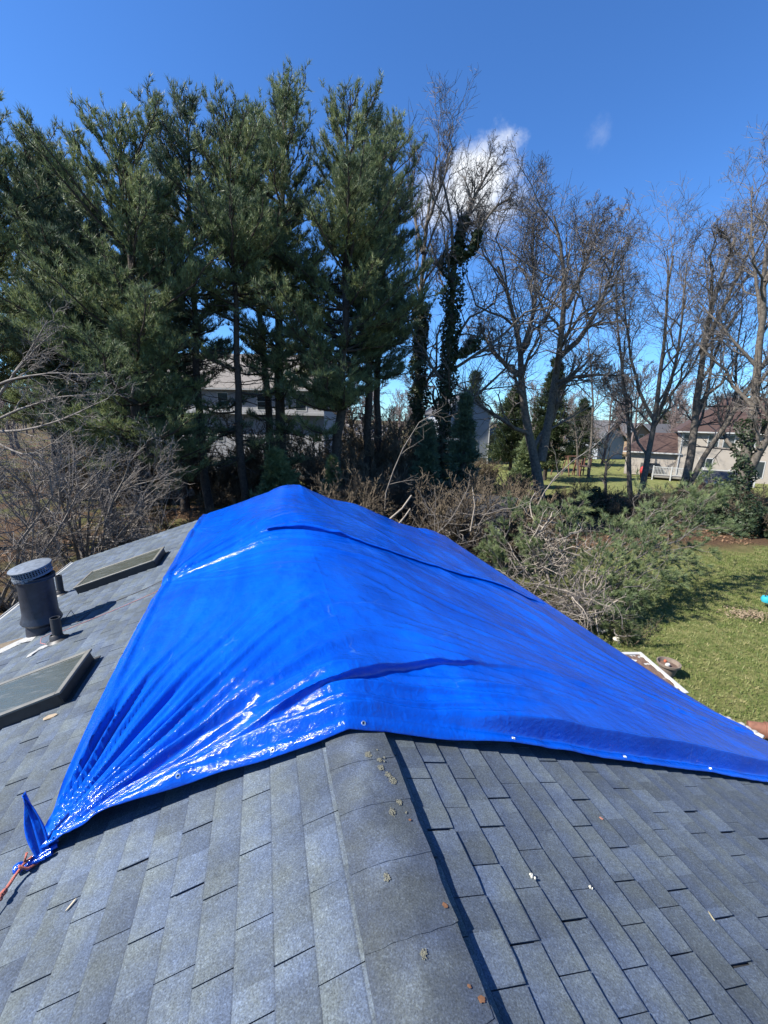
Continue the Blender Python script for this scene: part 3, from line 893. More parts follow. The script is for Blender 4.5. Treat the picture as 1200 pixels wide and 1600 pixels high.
tarp = empty('tarp', (RX, 0, 0), AZ)
tarp.location = (HL @ Vector((0, 2.2, 0)))[:]
tag(tarp, 'large crinkled bright blue tarp draped over the roof ridge', 'tarp')
TOFF = np.array([0, 2.2, 0])
obj_np('sheet', V.reshape(-1, 3)-TOFF, F, M_TARP, tarp, smooth=True)
# lap where the far sheet overlies the near one: a curled edge standing a little proud
lc = np.linspace(-0.42, 4.22, 210)
rows = []
sA = lc*0.0
for _ in range(12): sA = sA-seam_s(lc, sA)
big_ = 0.013+0.030*np.exp(-((lc-0.30)/0.5)**2); big_ = big_*sstep(-0.42, -0.15, lc)+0.004
cap_ = lambda cc, aa: RIDGE-np.abs(cc)*TAN+np.maximum(tarp_h(cc, aa), 0.018)
for ds, up_ in ((0.16, -0.004), (0.10, 0.006), (0.03, 0.012), (-0.03, None), (-0.050, None), (-0.048, None), (-0.035, None)):
    aa = sA+ds
    if up_ is not None: zz = cap_(lc, aa)+up_
    else:
        top_ = cap_(lc, sA+0.03)+0.008; f_ = {-0.03: 0.0, -0.050: 0.35, -0.048: 0.8, -0.035: 1.0}[ds]
        zz = top_-f_*big_
    rows.append(np.stack([lc, aa, zz], -1))
LAPROWS = rows
# hem band along the near edge, sits 3 mm proud
hc = np.linspace(-1.6, 4.5, 260)
rows = []
for d, up_ in ((-0.012, -0.004), (-0.012, 0.006), (0.020, 0.005), (0.045, 0.004), (0.047, -0.001)):
    aa = a_lo(hc)+d
    zz = RIDGE-np.abs(hc)*TAN+np.maximum(tarp_h(hc, np.maximum(aa, a_lo(hc))), 0.018)+up_
    rows.append(np.stack([hc, aa, zz], -1))
V = np.stack(rows, 0); nr, nc_ = V.shape[:2]; idx = np.arange(nr*nc_).reshape(nr, nc_)
F = np.stack([idx[:-1, :-1], idx[:-1, 1:], idx[1:, 1:], idx[1:, :-1]], -1).reshape(-1, 4)
obj_np('hem', V.reshape(-1, 3)-TOFF, F, M_TARP, tarp, smooth=True)
Vl = np.stack(LAPROWS, 0); nr, nc_ = Vl.shape[:2]; idx = np.arange(nr*nc_).reshape(nr, nc_)
F = np.stack([idx[:-1, :-1], idx[:-1, 1:], idx[1:, 1:], idx[1:, :-1]], -1).reshape(-1, 4)
obj_np('lap_edge', Vl.reshape(-1, 3)-TOFF, F, M_TARP, tarp, smooth=True)
M_GROM = mat('aluminium_grommet', (0.7, 0.7, 0.7), 0.3, metal=0.9)
M_HOLE = mat('grommet_hole', (0.01, 0.015, 0.03), 0.9)
for c in (-1.35, -0.92, -0.42, 0.09, 1.08, 2.02, 2.86, 3.6):
    d = 0.017; a = float(a_lo(c))+d
    def P_(cc, aa): return Vector((cc, aa, RIDGE-abs(cc)*TAN+max(float(tarp_h(np.array(cc), np.array(aa))), 0.018)+0.006))
    p0 = P_(c, a); ex = (P_(c+0.01, a)-p0).normalized(); ey = (P_(c, a+0.01)-p0); ey = (ey-ex*ey.dot(ex)).normalized(); ez = ex.cross(ey)
    if ez.z < 0: ez = -ez
    M = Matrix(((ex.x, ey.x, ez.x, p0.x), (ex.y, ey.y, ez.y, p0.y-2.2), (ex.z, ey.z, ez.z, p0.z), (0, 0, 0, 1)))
    mb = MB(); mb.lathe([(0.0065, 0.001), (0.0075, 0.004), (0.0105, 0.0045), (0.0135, 0.003), (0.0145, 0.0)], 20, M, caps=False)
    mb.build('grommet', M_GROM, tarp, smooth=True)
    mb = MB(); mb.lathe([(0.0, 0.0012), (0.0068, 0.0012)], 16, M, caps=False); mb.build('grommet_hole', M_HOLE, tarp)
# gathered knot: upright flap, twisted neck and bulb
def hz_(c, a): return rz(c)+0.0
def flap():
    n, mm = 16, 9
    V = []
    base = Vector((-1.585, 2.235, rz(1.585)+0.03)); tip = Vector((-1.70, 2.40, rz(1.7)+0.33))
    ax = tip-base
    side = Vector((0.9, 0.35, 0.15)).normalized()
    for i in range(n):
        t = i/(n-1)
        w = 0.045*math.sin(math.pi*min(1, 0.12+t*0.98))**0.7*(1-0.35*t)
        for j in range(mm):
            s = j/(mm-1)*2-1
            fold = 0.018*math.sin(s*7+t*2)+0.006*math.sin(s*15+t*9)
            p = base+ax*t+side*w*s+Vector((0.1, -0.9, 0.3))*fold*(0.3+t*0.7)
            V.append(tuple(p-Vector((0, 2.2, 0))))
    idx = np.arange(n*mm).reshape(n, mm)
    F = np.stack([idx[:-1, :-1], idx[:-1, 1:], idx[1:, 1:], idx[1:, :-1]], -1).reshape(-1, 4)
    o = obj_np('flap', V, F, M_TARP, tarp, smooth=True)
    sm = o.modifiers.new('solid', 'SOLIDIFY'); sm.thickness = 0.006
flap()
mb = MB()
for k in range(7):
    w = k*0.9
    p0 = Vector((-1.655+0.012*math.cos(w), 2.225-2.2+0.012*math.sin(w), rz(1.655)+0.035+0.012*math.sin(w*2)))
    p1 = Vector((-1.56+0.03*math.cos(w), 2.27-2.2+0.045*math.sin(w), rz(1.56)+0.035+0.01*math.cos(w)))
    mb.tube([p0, (p0+p1)/2+Vector((0, 0, 0.008)), p1], [0.010, 0.011, 0.013], 8)
mb.lathe([(0.0, -0.022), (0.016, -0.018), (0.026, -0.004), (0.023, 0.014), (0.010, 0.024), (0, 0.026)], 12, Matrix.Translation((-1.685, 2.225-2.2, rz(1.685)+0.042)), caps=False)
mb.build('gathered_corner', M_TARP, tarp, smooth=True)

# ropes
M_ROPE = mat('faded_red_rope', (0.40, 0.12, 0.09), 0.8, var=0.35, vscale=60, bump=0.6, bscale=300)
M_CORD = mat('grey_cord', (0.09, 0.08, 0.075), 0.8)
rope = empty('rope', (HL @ Vector((-1.66, 2.2, rz(1.66))))[:], AZ)
tag(rope, 'faded red rope tied round the gathered corner of the tarp', 'rope')
ro = Vector((-1.66, 2.2, rz(1.66)))
def rp(c, a, z): return Vector((c, a, rz(c)+z))-ro
mb = MB()
for tt_, off_ in ((0, 0.0), (1, 0.006)):
    mb.tube([rp(-1.625, 2.235, 0.065), rp(-1.65, 2.205, 0.07), rp(-1.672, 2.175+off_, 0.055), rp(-1.682-off_, 2.135, 0.05), rp(-1.69+off_, 2.10, 0.055)], 0.0062, 8)
mb.tube([rp(-1.60, 2.225, 0.02), rp(-1.63, 2.19, 0.045), rp(-1.66, 2.19, 0.075), rp(-1.675, 2.215, 0.06)], 0.006, 8)
mb.tube([rp(-1.640, 2.225, 0.11), rp(-1.650, 2.21, 0.07), rp(-1.668, 2.185, 0.05)], 0.006, 8)
for k in range(5):
    w = k*1.2
    mb.lathe([(0.0, -0.012), (0.011, -0.006), (0.013, 0.004), (0.006, 0.012), (0, 0.013)], 9, Matrix.Translation(rp(-1.690+0.004*math.cos(w), 2.105-0.008*k, 0.055)), caps=False)
mb.build('knot', M_ROPE, rope, smooth=True)
mb = MB()
mb.tube([rp(-1.693, 2.08, 0.055), rp(-1.73, 1.98, 0.062), rp(-1.80, 1.80, 0.07), rp(-1.93, 1.50, 0.08), rp(-2.3, 0.7, 0.09), rp(-3.0, -0.8, 0.05)], 0.0042, 8)
mb.build('line', M_ROPE, rope, smooth=True)
# thin tie lines across the left slope
def tie(name, pts, r, m, label):
    o = MB().tube([HL @ Vector((c, a, rz(c)+z)) for c, a, z in pts], r, 6).build(name, m, smooth=True)
    return tag(o, label, 'cord')
tie('tie_cord', [(-1.82, 6.03, 0.03), (-1.9, 6.0, 0.02), (-2.3, 5.9, 0.018), (-2.9, 5.80, 0.018), (-3.02, 5.74, 0.06), (-3.08, 5.66, 0.075), (-3.05, 5.56, 0.05), (-2.97, 5.50, 0.03)], 0.0035, mat('pink_cord', (0.42, 0.17, 0.15), 0.8), 'thin pinkish cord from the tarp edge tie to the vent pipe')
tie('tie_cord', [(-1.86, 6.4, 0.03), (-2.1, 6.33, 0.018), (-2.5, 6.25, 0.016), (-2.75, 6.2, 0.018), (-2.85, 6.05, 0.05), (-3.0, 6.3, 0.1), (-3.05, 6.1, 0.02), (-2.8, 5.95, 0.016), (-2.72, 6.15, 0.018)], 0.005, M_CORD, 'dark cord lying from the tarp edge to a loop beside the big vent')
# ================================================================ vegetation tools
def norm_(v): return v/np.maximum(np.linalg.norm(v, axis=-1, keepdims=True), 1e-9)
class TubeSet:
    def __init__(s): s.V = []; s.F = []; s.n = 0
    def add(s, P, R, m=3):
        """P (n,k,3) polylines, R (n,k) radii, m sides"""
        P = np.asarray(P, float); R = np.asarray(R, float)
        if P.ndim == 2: P = P[None]; R = R[None]
        n, k, _ = P.shape
        T = np.gradient(P, axis=1) if k > 1 else P
        T = norm_(T)
        mean = norm_(P[:, -1]-P[:, 0])
        ref = np.where(np.abs(mean[:, 2:3]) < 0.8, np.array([[0, 0, 1.0]]), np.array([[1.0, 0.3, 0]]))
        A = norm_(np.cross(T, np.broadcast_to(ref[:, None], T.shape))); B = np.cross(T, A)
        w = np.arange(m)*2*np.pi/m
        V = P[:, :, None]+R[:, :, None, None]*(A[:, :, None]*np.cos(w)[None, None, :, None]+B[:, :, None]*np.sin(w)[None, None, :, None])
        idx = np.arange(n*k*m).reshape(n, k, m)
        a = idx[:, :-1]; b = idx[:, 1:]
        F = np.stack([a, np.roll(a, -1, 2), np.roll(b, -1, 2), b], -1).reshape(-1, 4)
        s.V.append(V.reshape(-1, 3)); s.F.append(F+s.n); s.n += n*k*m
    def build(s, name, mat_, parent=None, origin=None, smooth=True):
        V = np.concatenate(s.V); F = np.concatenate(s.F)
        if origin is not None: V = V-np.asarray(origin)
        return obj_np(name, V, F, mat_, parent, smooth)

def perp_basis(T):
    ref = np.where(np.abs(T[:, 2:3]) < 0.9, np.array([[0, 0, 1.0]]), np.array([[1.0, 0, 0]]))
    A = norm_(np.cross(T, ref)); B = np.cross(T, A)
    return A, B
def spawn(rs, P, R, per, t0, t1, ang, angv, ratio, ratv, trop, k=4, rr=0.6, wob=0.08, minr=0.003, lens=None, taper=0.35, horiz=None):
    """children of the polylines P: returns (P2, R2)"""
    n, kk, _ = P.shape
    L = np.linalg.norm(np.diff(P, axis=1), axis=2).sum(1)
    cnt = per if np.ndim(per) else np.full(n, per)
    par = np.repeat(np.arange(n), cnt)
    N_ = len(par)
    j = np.concatenate([np.arange(c) for c in cnt]) if N_ else np.zeros(0)
    t = t0+(t1-t0)*(j+rs.rand(N_))/np.repeat(cnt, cnt)
    f = t*(kk-1); i0 = np.clip(f.astype(int), 0, kk-2); fr = (f-i0)[:, None]
    S0 = P[par, i0]*(1-fr)+P[par, i0+1]*fr
    T = norm_(P[par, i0+1]-P[par, i0])
    rb = R[par, i0]*(1-fr[:, 0])+R[par, i0+1]*fr[:, 0]
    A, B = perp_basis(T)
    ph = rs.rand(N_)*2*np.pi
    th = np.radians(ang+rs.randn(N_)*angv)[:, None]
    Dv = T*np.cos(th)+(A*np.cos(ph)[:, None]+B*np.sin(ph)[:, None])*np.sin(th)
    if horiz is not None: Dv[:, 2] = Dv[:, 2]*horiz; 
    Dv = norm_(Dv)
    Lc = L[par]*ratio*(1-0.45*t)*(1+rs.uniform(-ratv, ratv, N_))
    if lens is not None: Lc = np.clip(Lc, lens[0], lens[1])
    s = np.linspace(0, 1, k)[None, :, None]
    D2 = norm_(Dv+np.array([0, 0, 1.0])*trop+rs.randn(N_, 3)*0.25)
    PP = S0[:, None]+Lc[:, None, None]*(Dv[:, None]*(s-0.5*s*s)+D2[:, None]*(0.5*s*s))
    nz = rs.randn(N_, k, 3)*wob*Lc[:, None, None]; nz[:, 0] = 0
    PP = PP+nz*s
    r0 = np.maximum(rb*rr, minr)
    RR = r0[:, None]*(1-(1-taper)*np.linspace(0, 1, k)[None])
    return PP, np.maximum(RR, minr*0.5)

M_BARK = mat('grey_bark', (0.046, 0.039, 0.032), 0.9, col2=(0.165, 0.142, 0.117), vscale=7, bump=0.8, bscale=22)
M_TWIG = mat('bare_twig', (0.060, 0.052, 0.047), 0.85, col2=(0.19, 0.168, 0.150), vscale=3)
M_TWIGPALE = mat('pale_twig', (0.085, 0.073, 0.062), 0.85, col2=(0.23, 0.20, 0.17), vscale=5)
M_DEAD = mat('broken_dead_wood', (0.17, 0.14, 0.11), 0.85, col2=(0.33, 0.29, 0.24), vscale=6)
M_PBARK = mat('pine_bark', (0.022, 0.017, 0.014), 0.95, col2=(0.075, 0.058, 0.046), vscale=9, bump=1.0, bscale=18)
def leafmat(name, c1, c2, c3, sc=0.5, rough=0.55, spec=0.4):
    m = bpy.data.materials.new(name); m.use_nodes = True
    nt = m.node_tree; p = nt.nodes['Principled BSDF']
    geo = N(nt, 'ShaderNodeNewGeometry')
    n = N(nt, 'ShaderNodeTexNoise', i_Scale=sc, i_Detail=3.0); K(nt, geo.outputs['Position'], n.inputs['Vector'])
    n2 = N(nt, 'ShaderNodeTexWhiteNoise', noise_dimensions='3D')
    K(nt, vmath(nt, 'SNAP', geo.outputs['Position'], (0.16, 0.16, 0.16)), n2.inputs['Vector'])
    cr_ = N(nt, 'ShaderNodeValToRGB')
    e = cr_.color_ramp.elements; e[0].position = 0.3; e[0].color = (*c1, 1); e[1].position = 0.72; e[1].color = (*c3, 1)
    m_ = e.new(0.52); m_.color = (*c2, 1)
    K(nt, math_(nt, 'ADD', n.outputs[0], maprange(nt, n2.outputs['Value'], 0, 1, -0.16, 0.16)), cr_.inputs[0])
    K(nt, cr_.outputs[0], p.inputs['Base Color'])
    p.inputs['Roughness'].default_value = rough
    p.inputs['Specular IOR Level'].default_value = spec
    # thin needles and leaves let some light through
    tr = N(nt, 'ShaderNodeBsdfTranslucent'); K(nt, cr_.outputs[0], tr.inputs['Color'])
    ms = N(nt, 'ShaderNodeMixShader'); ms.inputs[0].default_value = 0.30
    K(nt, p.outputs[0], ms.inputs[1]); K(nt, tr.outputs[0], ms.inputs[2])
    K(nt, ms.outputs[0], nt.nodes['Material Output'].inputs['Surface'])
    return m
M_NEEDLE = leafmat('pine_needles', (0.092, 0.130, 0.068), (0.155, 0.200, 0.088), (0.255, 0.290, 0.115))
M_NEEDLEB = leafmat('pine_needles_blue', (0.070, 0.106, 0.072), (0.112, 0.158, 0.090), (0.175, 0.215, 0.112))
M_NEEDLEG = leafmat('fresh_pine_needles', (0.085, 0.125, 0.058), (0.145, 0.19, 0.082), (0.24, 0.28, 0.12), sc=1.2)
M_SPRUCE = leafmat('dark_evergreen', (0.020, 0.036, 0.018), (0.036, 0.058, 0.024), (0.075, 0.095, 0.030), sc=0.9)
M_IVY = leafmat('ivy', (0.018, 0.032, 0.016), (0.035, 0.055, 0.026), (0.085, 0.11, 0.06), sc=1.5, rough=0.5, spec=0.3)
M_BRUSH = mat('brown_brush', (0.05, 0.036, 0.024), 0.9, col2=(0.15, 0.115, 0.07), vscale=1.5)

def tufts(rs, C, Dm, n=5, L=0.15, w=0.03, spread=0.75, droop=0.0):
    """needle tufts: n thin triangles round each direction"""
    M_ = len(C)
    C = np.repeat(C, n, 0); D0 = np.repeat(norm_(Dm), n, 0)
    d = norm_(D0+rs.randn(M_*n, 3)*spread*0.55+np.array([0, 0, -droop]))
    side = norm_(np.cross(d, rs.randn(M_*n, 3)))
    l = L*rs.uniform(0.65, 1.25, M_*n)[:, None]; ww = w*rs.uniform(0.6, 1.2, M_*n)[:, None]
    a = C-side*ww*0.5-d*l*0.15; b = C+side*ww*0.5-d*l*0.15; c = C+d*l
    V = np.stack([a, b, c], 1).reshape(-1, 3)
    return V, np.arange(len(V)).reshape(-1, 3)

def pine(seed, base, top, r0, c0, prof, label, loc, dens=1.0, needle=None, L=0.17, dead=8, whorl=0.40, asym=None, group='tall white pines behind the roof', elevb=8, extra=()):
    rs = np.random.RandomState(seed)
    base = np.array(base, float); top = np.array(top, float); Hh_ = top[2]-base[2]
    e = empty('pine_tree', base)
    tag(e, label, 'tree', group)
    k = 16
    t = np.linspace(0, 1, k)
    tr = base+(top-base)*t[:, None]
    wv = np.cumsum(rs.randn(k, 2)*0.09, 0); wv -= wv[0]; wv *= (1-t[:, None]*0.2)
    tr[:, :2] += wv-np.outer(t, wv[-1])
    rad_ = r0*(1-t)**0.8+0.02; rad_[0] *= 1.25
    ts = TubeSet(); ts.add(tr, rad_, 10)
    ts.build('trunk', M_PBARK, e, base)
    def on_tr(tt):
        f = tt*(k-1); i = np.clip(f.astype(int), 0, k-2); fr = (f-i)[:, None]
        return tr[i]*(1-fr)+tr[i+1]*fr
    # primary branches
    zs = []
    z = c0
    while z < Hh_-0.25:
        zs.append(z); z += whorl*rs.uniform(0.7, 1.3)
    zs = np.array(zs); tz = np.repeat(zs/Hh_, 5)
    keep = rs.rand(len(tz)) < 0.86*min(1, dens+0.1)
    tz = tz[keep]; nB = len(tz)
    u = (tz*Hh_-c0)/(Hh_-c0)
    Lb = np.interp(u, [p[0] for p in prof], [p[1] for p in prof])*rs.uniform(0.55, 1.15, nB)
    az = rs.rand(nB)*2*np.pi
    if asym is not None: Lb = Lb*(1+asym[0]*np.cos(az-asym[1]))
    # clumpy azimuth sectors left sparse
    sect = 0.5+0.5*np.sin(az*2+tz*21+rs.rand()*6)
    Lb *= 0.72+0.42*sect
    el = np.radians(np.interp(u, [0, 0.4, 0.8, 1], [elevb, 22, 42, 62])+rs.randn(nB)*8)
    S0 = on_tr(tz)
    D = np.stack([np.cos(az)*np.cos(el), np.sin(az)*np.cos(el), np.sin(el)], -1)
    for (pz, paz, pel, pl) in extra:
        S0 = np.vstack([S0, on_tr(np.array([pz/Hh_]))]); Lb = np.append(Lb, pl); u = np.append(u, 0)
        D = np.vstack([D, [math.cos(paz)*math.cos(pel), math.sin(paz)*math.cos(pel), math.sin(pel)]])
    nB = len(Lb)
    kk = 7; s = np.linspace(0, 1, kk)[None, :, None]
    up = np.array([0, 0, 1.0])
    sag = (0.10*(1-u)-0.02)[:, None, None]
    PB = S0[:, None]+Lb[:, None, None]*(D[:, None]*s + up*(-sag*np.sin(s*np.pi)*0.8+0.16*s**2))
    PB += rs.randn(nB, kk, 3)*0.025*Lb[:, None, None]*s
    RB = (0.012+0.014*Lb)[:, None]*(1-0.8*np.linspace(0, 1, kk))[None]
    tb = TubeSet(); tb.add(PB, RB, 4)
    # twigs in a flat-ish spray
    step = 0.17/dens
    cnt = np.maximum(2, (Lb*0.78/step*2).astype(int))
    par = np.repeat(np.arange(nB), cnt); NT = len(par)
    t_ = rs.uniform(0.16, 1.0, NT)
    f = t_*(kk-1); i = np.clip(f.astype(int), 0, kk-2); fr = (f-i)[:, None]
    T0 = PB[par, i]*(1-fr)+PB[par, i+1]*fr
    TT = norm_(PB[par, i+1]-PB[par, i])
    sd_ = norm_(np.cross(TT, up)); sgn = np.where(rs.rand(NT) < 0.5, -1, 1)[:, None]
    an = np.radians(rs.uniform(25, 65, NT))[:, None]
    DT = norm_(TT*np.cos(an)+sd_*sgn*np.sin(an)+up*(0.18+rs.randn(NT, 1)*0.25))
    LT = np.clip(Lb[par]*0.42*(1.15-t_), 0.28, 1.1)*rs.uniform(0.6, 1.2, NT)
    PT = T0[:, None]+LT[:, None, None]*(DT[:, None]*np.array([0, 0.5, 1.0])[None, :, None]+up*np.array([0, 0.03, 0.16])[None, :, None])
    tb.add(PT[:, ::2], np.tile([0.010, 0.005], (NT, 1)), 3)
    # dead stubs under the crown
    if dead:
        zz = rs.uniform(c0*0.35, c0*1.05, dead); azd = rs.rand(dead)*6.28
        Dd = np.stack([np.cos(azd), np.sin(azd), rs.uniform(-0.25, 0.25, dead)], -1)
        Ld = rs.uniform(0.6, 2.4, dead)
        sdd = np.linspace(0, 1, 5)[None, :, None]
        PD = on_tr(zz/Hh_)[:, None]+Ld[:, None, None]*(Dd[:, None]*sdd+up*(-0.12*sdd+0.1*sdd**2)) + rs.randn(dead, 5, 3)*0.03*sdd*Ld[:, None, None]
        RD = np.tile(np.linspace(0.03, 0.008, 5), (dead, 1)); tb.add(PD, RD, 4)
        P2, R2 = spawn(rs, PD, RD, 5, 0.3, 1, 45, 15, 0.5, 0.3, 0.0, k=4, minr=0.006); tb.add(P2, R2, 3)
    tb.build('branches', M_PBARK, e, base)
    # tufts on twigs
    ct = np.maximum(3, (LT/0.072).astype(int))
    pr = np.repeat(np.arange(NT), ct); M_ = len(pr)
    q = rs.uniform(0.15, 1.08, M_)[:, None]
    Cc = PT[pr, 0]*(1-q)+PT[pr, 2]*q+rs.randn(M_, 3)*0.035
    Dd = DT[pr]*0.7+up*0.75+rs.randn(M_, 3)*0.35
    V, F = tufts(rs, Cc, Dd, 6, L*1.3, 0.024, 0.72)
    # leader tufts
    o = obj_np('crown', V-base, F, needle or M_NEEDLE, e)
    return e, len(F)
NT_TOTAL = 0
PN = {}
P_LONG = [(0, 3.2), (0.15, 3.9), (0.4, 3.7), (0.65, 3.0), (0.85, 2.0), (1, 0.7)]
P_NARROW = [(0, 2.4), (0.2, 3.0), (0.5, 2.6), (0.8, 1.8), (1, 0.6)]
P_DENSE = [(0, 3.0), (0.3, 3.8), (0.6, 3.5), (0.85, 2.3), (1, 0.8)]
def pine_px(seed, ubase, Y, utop, vtop, r0, c0, prof, label, vb=None, dY=0.0, **kw):
    b = at(ubase[0], ubase[1], Y); 
    # trunk foot on the ground, continuing the lean between the two seen points
    tp = at(utop, vtop, Y+dY)
    dr = (tp-b)/(tp[2]-b[2])
    foot = b-dr*b[2]; foot[2] = -0.05
    e, n = pine(seed, foot, tp, r0, c0, prof, label, None, **kw)
    return e
PN[11] = pine_px(11, (-60, 600), 17.0, -30, 165, 0.26, 4.5, P_DENSE, 'pine at the left edge, its trunk outside the picture', needle=M_NEEDLE, dead=5)
PN[12] = pine_px(12, (128, 600), 19.5, 40, 215, 0.28, 4.2, P_LONG, 'broad dark pine with a thick trunk, first full one from the left', needle=M_NEEDLEB, dens=1.1)
PN[13] = pine_px(13, (210, 700), 17.0, 190, 205, 0.21, 3.9, P_DENSE, 'dense pine whose trunk meets the roof edge above the far skylight', needle=M_NEEDLE, dens=1.1, dead=14, extra=((4.2, -0.1, 0.02, 3.4), (3.4, 0.2, -0.03, 3.0), (5.0, -0.5, 0.05, 3.6), (2.8, -0.3, 0.0, 2.2)))
PN[14] = pine_px(14, (318, 640), 19.5, 287, 150, 0.20, 8.4, P_NARROW, 'slim pine with a forked lower trunk, left of the bare straight one', needle=M_NEEDLEB, dead=30, dens=1.05, extra=((5.0, -0.3, 0.0, 2.8), (4.2, 3.2, 0.0, 2.6), (5.8, -2.6, 0.05, 2.6), (3.6, 0.2, -0.05, 2.2), (6.2, 0.2, 0.05, 2.6)))
PN[15] = pine_px(15, (377, 640), 19.0, 350, 170, 0.19, 10.4, P_NARROW, 'slim pine with the long bare straight trunk beside the tarp peak', needle=M_NEEDLE, dead=26, extra=((6.0, 2.9, 0.0, 2.6), (6.8, 0.3, 0.05, 2.8), (5.2, 3.3, -0.05, 2.2), (7.8, -2.0, 0.1, 2.6), (4.6, -0.2, -0.03, 2.0)), dens=1.0)
PN[16] = pine_px(16, (443, 600), 21.5, 440, 140, 0.30, 7.6, P_LONG, 'tallest pine, right behind the tarp peak', needle=M_NEEDLE, dens=1.15, extra=((5.0, -1.2, 0.1, 3.0), (3.6, -1.0, 0.0, 2.6), (4.2, -1.9, 0.05, 2.6), (6.6, -1.2, 0.12, 3.2)))
PN[17] = pine_px(17, (526, 600), 20.5, 548, 150, 0.27, 6.2, P_LONG, 'bushy pine with low sunlit boughs, right of the tallest one', needle=M_NEEDLEG if False else M_NEEDLE, dens=1.15, extra=((6.6, -1.7, 0.1, 3.6), (6.2, -2.2, 0.05, 3.6), (5.2, -2.0, 0.0, 3.2), (7.0, -1.4, 0.1, 3.4), (4.8, -2.6, 0.0, 2.4)))
PN[18] = pine_px(18, (577, 600), 23.0, 590, 190, 0.24, 7.6, P_NARROW, 'slim pine between the bushy pine and the ivy-clad trunks', needle=M_NEEDLEB, dens=1.0)
PN[19] = pine_px(19, (598, 600), 24.5, 618, 190, 0.22, 8.0, P_NARROW, 'rightmost pine, standing close beside the bare tree tops', needle=M_NEEDLE, dens=0.9)
def pine_copy(src, u, Y, v_top, rot, label):
    tp = at(u, v_top, Y); base = np.array([tp[0], Y, -0.05])
    h0 = max(v.co.z for v in src.children[0].data.vertices) if src.children else 18.0
    r = src.copy(); COL.objects.link(r); r.location = tuple(base); r.rotation_euler = (0, 0, rot)
    k_ = (tp[2]+0.05)/h0; r.scale = (k_*1.05, k_*1.05, k_); r['label'] = label
    for ch in list(src.children):
        c_ = ch.copy(); COL.objects.link(c_); c_.parent = r
    return r
bpy.context.view_layer.update()
pine_copy(PN[17], 95, 24.0, 215, 2.2, 'pine filling the gap between the two leftmost trunks')
pine_copy(PN[18], 247, 25.0, 290, 4.0, 'shorter pine set back behind the two slim ones')
pine_copy(PN[15], 392, 26.5, 165, 2.6, 'pine set back behind the tallest one, left side')
pine_copy(PN[12], 165, 26.0, 225, 3.6, 'pine deep in the shade behind the dense pine')
pine_copy(PN[13], 5, 27.0, 200, 1.4, 'pine deep in the shade at the left edge')

# ---------------------------------------------------------------- bare trees
def finish_bare(ts_big, ts_tw, e, base, mb_, mt_):
    ts_big.build('trunk', mb_, e, base)
    ts_tw.build('crown', mt_, e, base, smooth=False)
def bare_tree(seed, stems, label, base, levels=((7, 0.25, 38, 0.55), (6, 0.2, 40, 0.55), (6, 0.15, 42, 0.6), (5, 0.1, 40, 0.7)), trop=0.35, group=None, mb_=None, mt_=None, minr=0.006, name='bare_tree', cat='tree', lens=None, wob=0.06, ivy=None):
    """stems: list of (points, r0, r1). levels: (children, t0, angle, ratio)"""
    rs = np.random.RandomState(seed)
    base = np.array(base, float)
    e = empty(name, base); tag(e, label, cat, group)
    big = TubeSet(); tw = TubeSet()
    P0 = []; R0_ = []
    for pts, ra, rb in stems:
        pts = np.array(pts, float)
        kk = 10
        d = np.r_[0, np.cumsum(np.linalg.norm(np.diff(pts, axis=0), axis=1))]; d /= d[-1]
        t = np.linspace(0, 1, kk)
        q = np.stack([np.interp(t, d, pts[:, j]) for j in range(3)], -1)
        q[1:-1] = q[1:-1]*0.5+(q[:-2]+q[2:])*0.25
        q[1:] += rs.randn(kk-1, 3)*0.03*(ra/0.2)
        P0.append(q); R0_.append(ra+(rb-ra)*t**0.8)
    P = np.array(P0); R = np.array(R0_)
    big.add(P, R, 9)
    tot = 0
    for li, (per, t0, ang, ratio) in enumerate(levels):
        last = li == len(levels)-1
        k = (7, 5, 3, 2, 2)[min(li, 4)]
        P, R = spawn(rs, P, R, per, t0, 1.0, ang, 11, ratio, 0.3, trop*(1-0.18*li), k=k, rr=(0.55, 0.6, 0.6, 0.65, 0.7)[min(li, 4)], wob=wob, minr=minr, lens=lens[li] if lens else None, taper=0.3)
        if li == 0: big.add(P, R, 6)
        else: tw.add(P, R, 4 if li == 1 else 3)
        tot += len(P)
    finish_bare(big, tw, e, base, mb_ or M_BARK, mt_ or M_TWIG)
    if ivy:
        # ivy leaves in a sleeve round the stems
        Vs = []; Fs = []; nb2 = 0
        for (si, ta_, tb_, rr_, n) in ivy:
            q = P0[si]; t = rs.uniform(ta_, tb_, n); f = t*(len(q)-1); i = np.clip(f.astype(int), 0, len(q)-2); fr = (f-i)[:, None]
            c = q[i]*(1-fr)+q[i+1]*fr
            w = rs.rand(n)*6.28
            lump = 0.6+0.55*np.sin(t*31+w*1.0+si)**2+0.3*np.sin(t*77+w*2)
            rad2 = rr_*np.clip(lump, 0.35, 1.6)*np.sqrt(rs.uniform(0.35, 1.0, n))
            out = np.stack([np.cos(w), np.sin(w), 0*w], -1)
            c = c+out*rad2[:, None]
            nrm = norm_(out+rs.randn(n, 3)*0.6)
            a, b = perp_basis(nrm)
            s = rs.uniform(0.05, 0.10, n)[:, None]
            Q = np.stack([c-a*s, c-b*s*0.8, c+a*s, c+b*s*0.9], 1)
            Vs.append(Q.reshape(-1, 3)); Fs.append(np.arange(4*n).reshape(-1, 4)+nb2); nb2 += 4*n
        obj_np('ivy', np.concatenate(Vs)-base, np.concatenate(Fs), M_IVY, e)
    return e, tot
def PX(lst): return [at(u, v, Y) for u, v, Y in lst]
def foot(p):
    q = np.array(p); q[2] = -0.05; return q

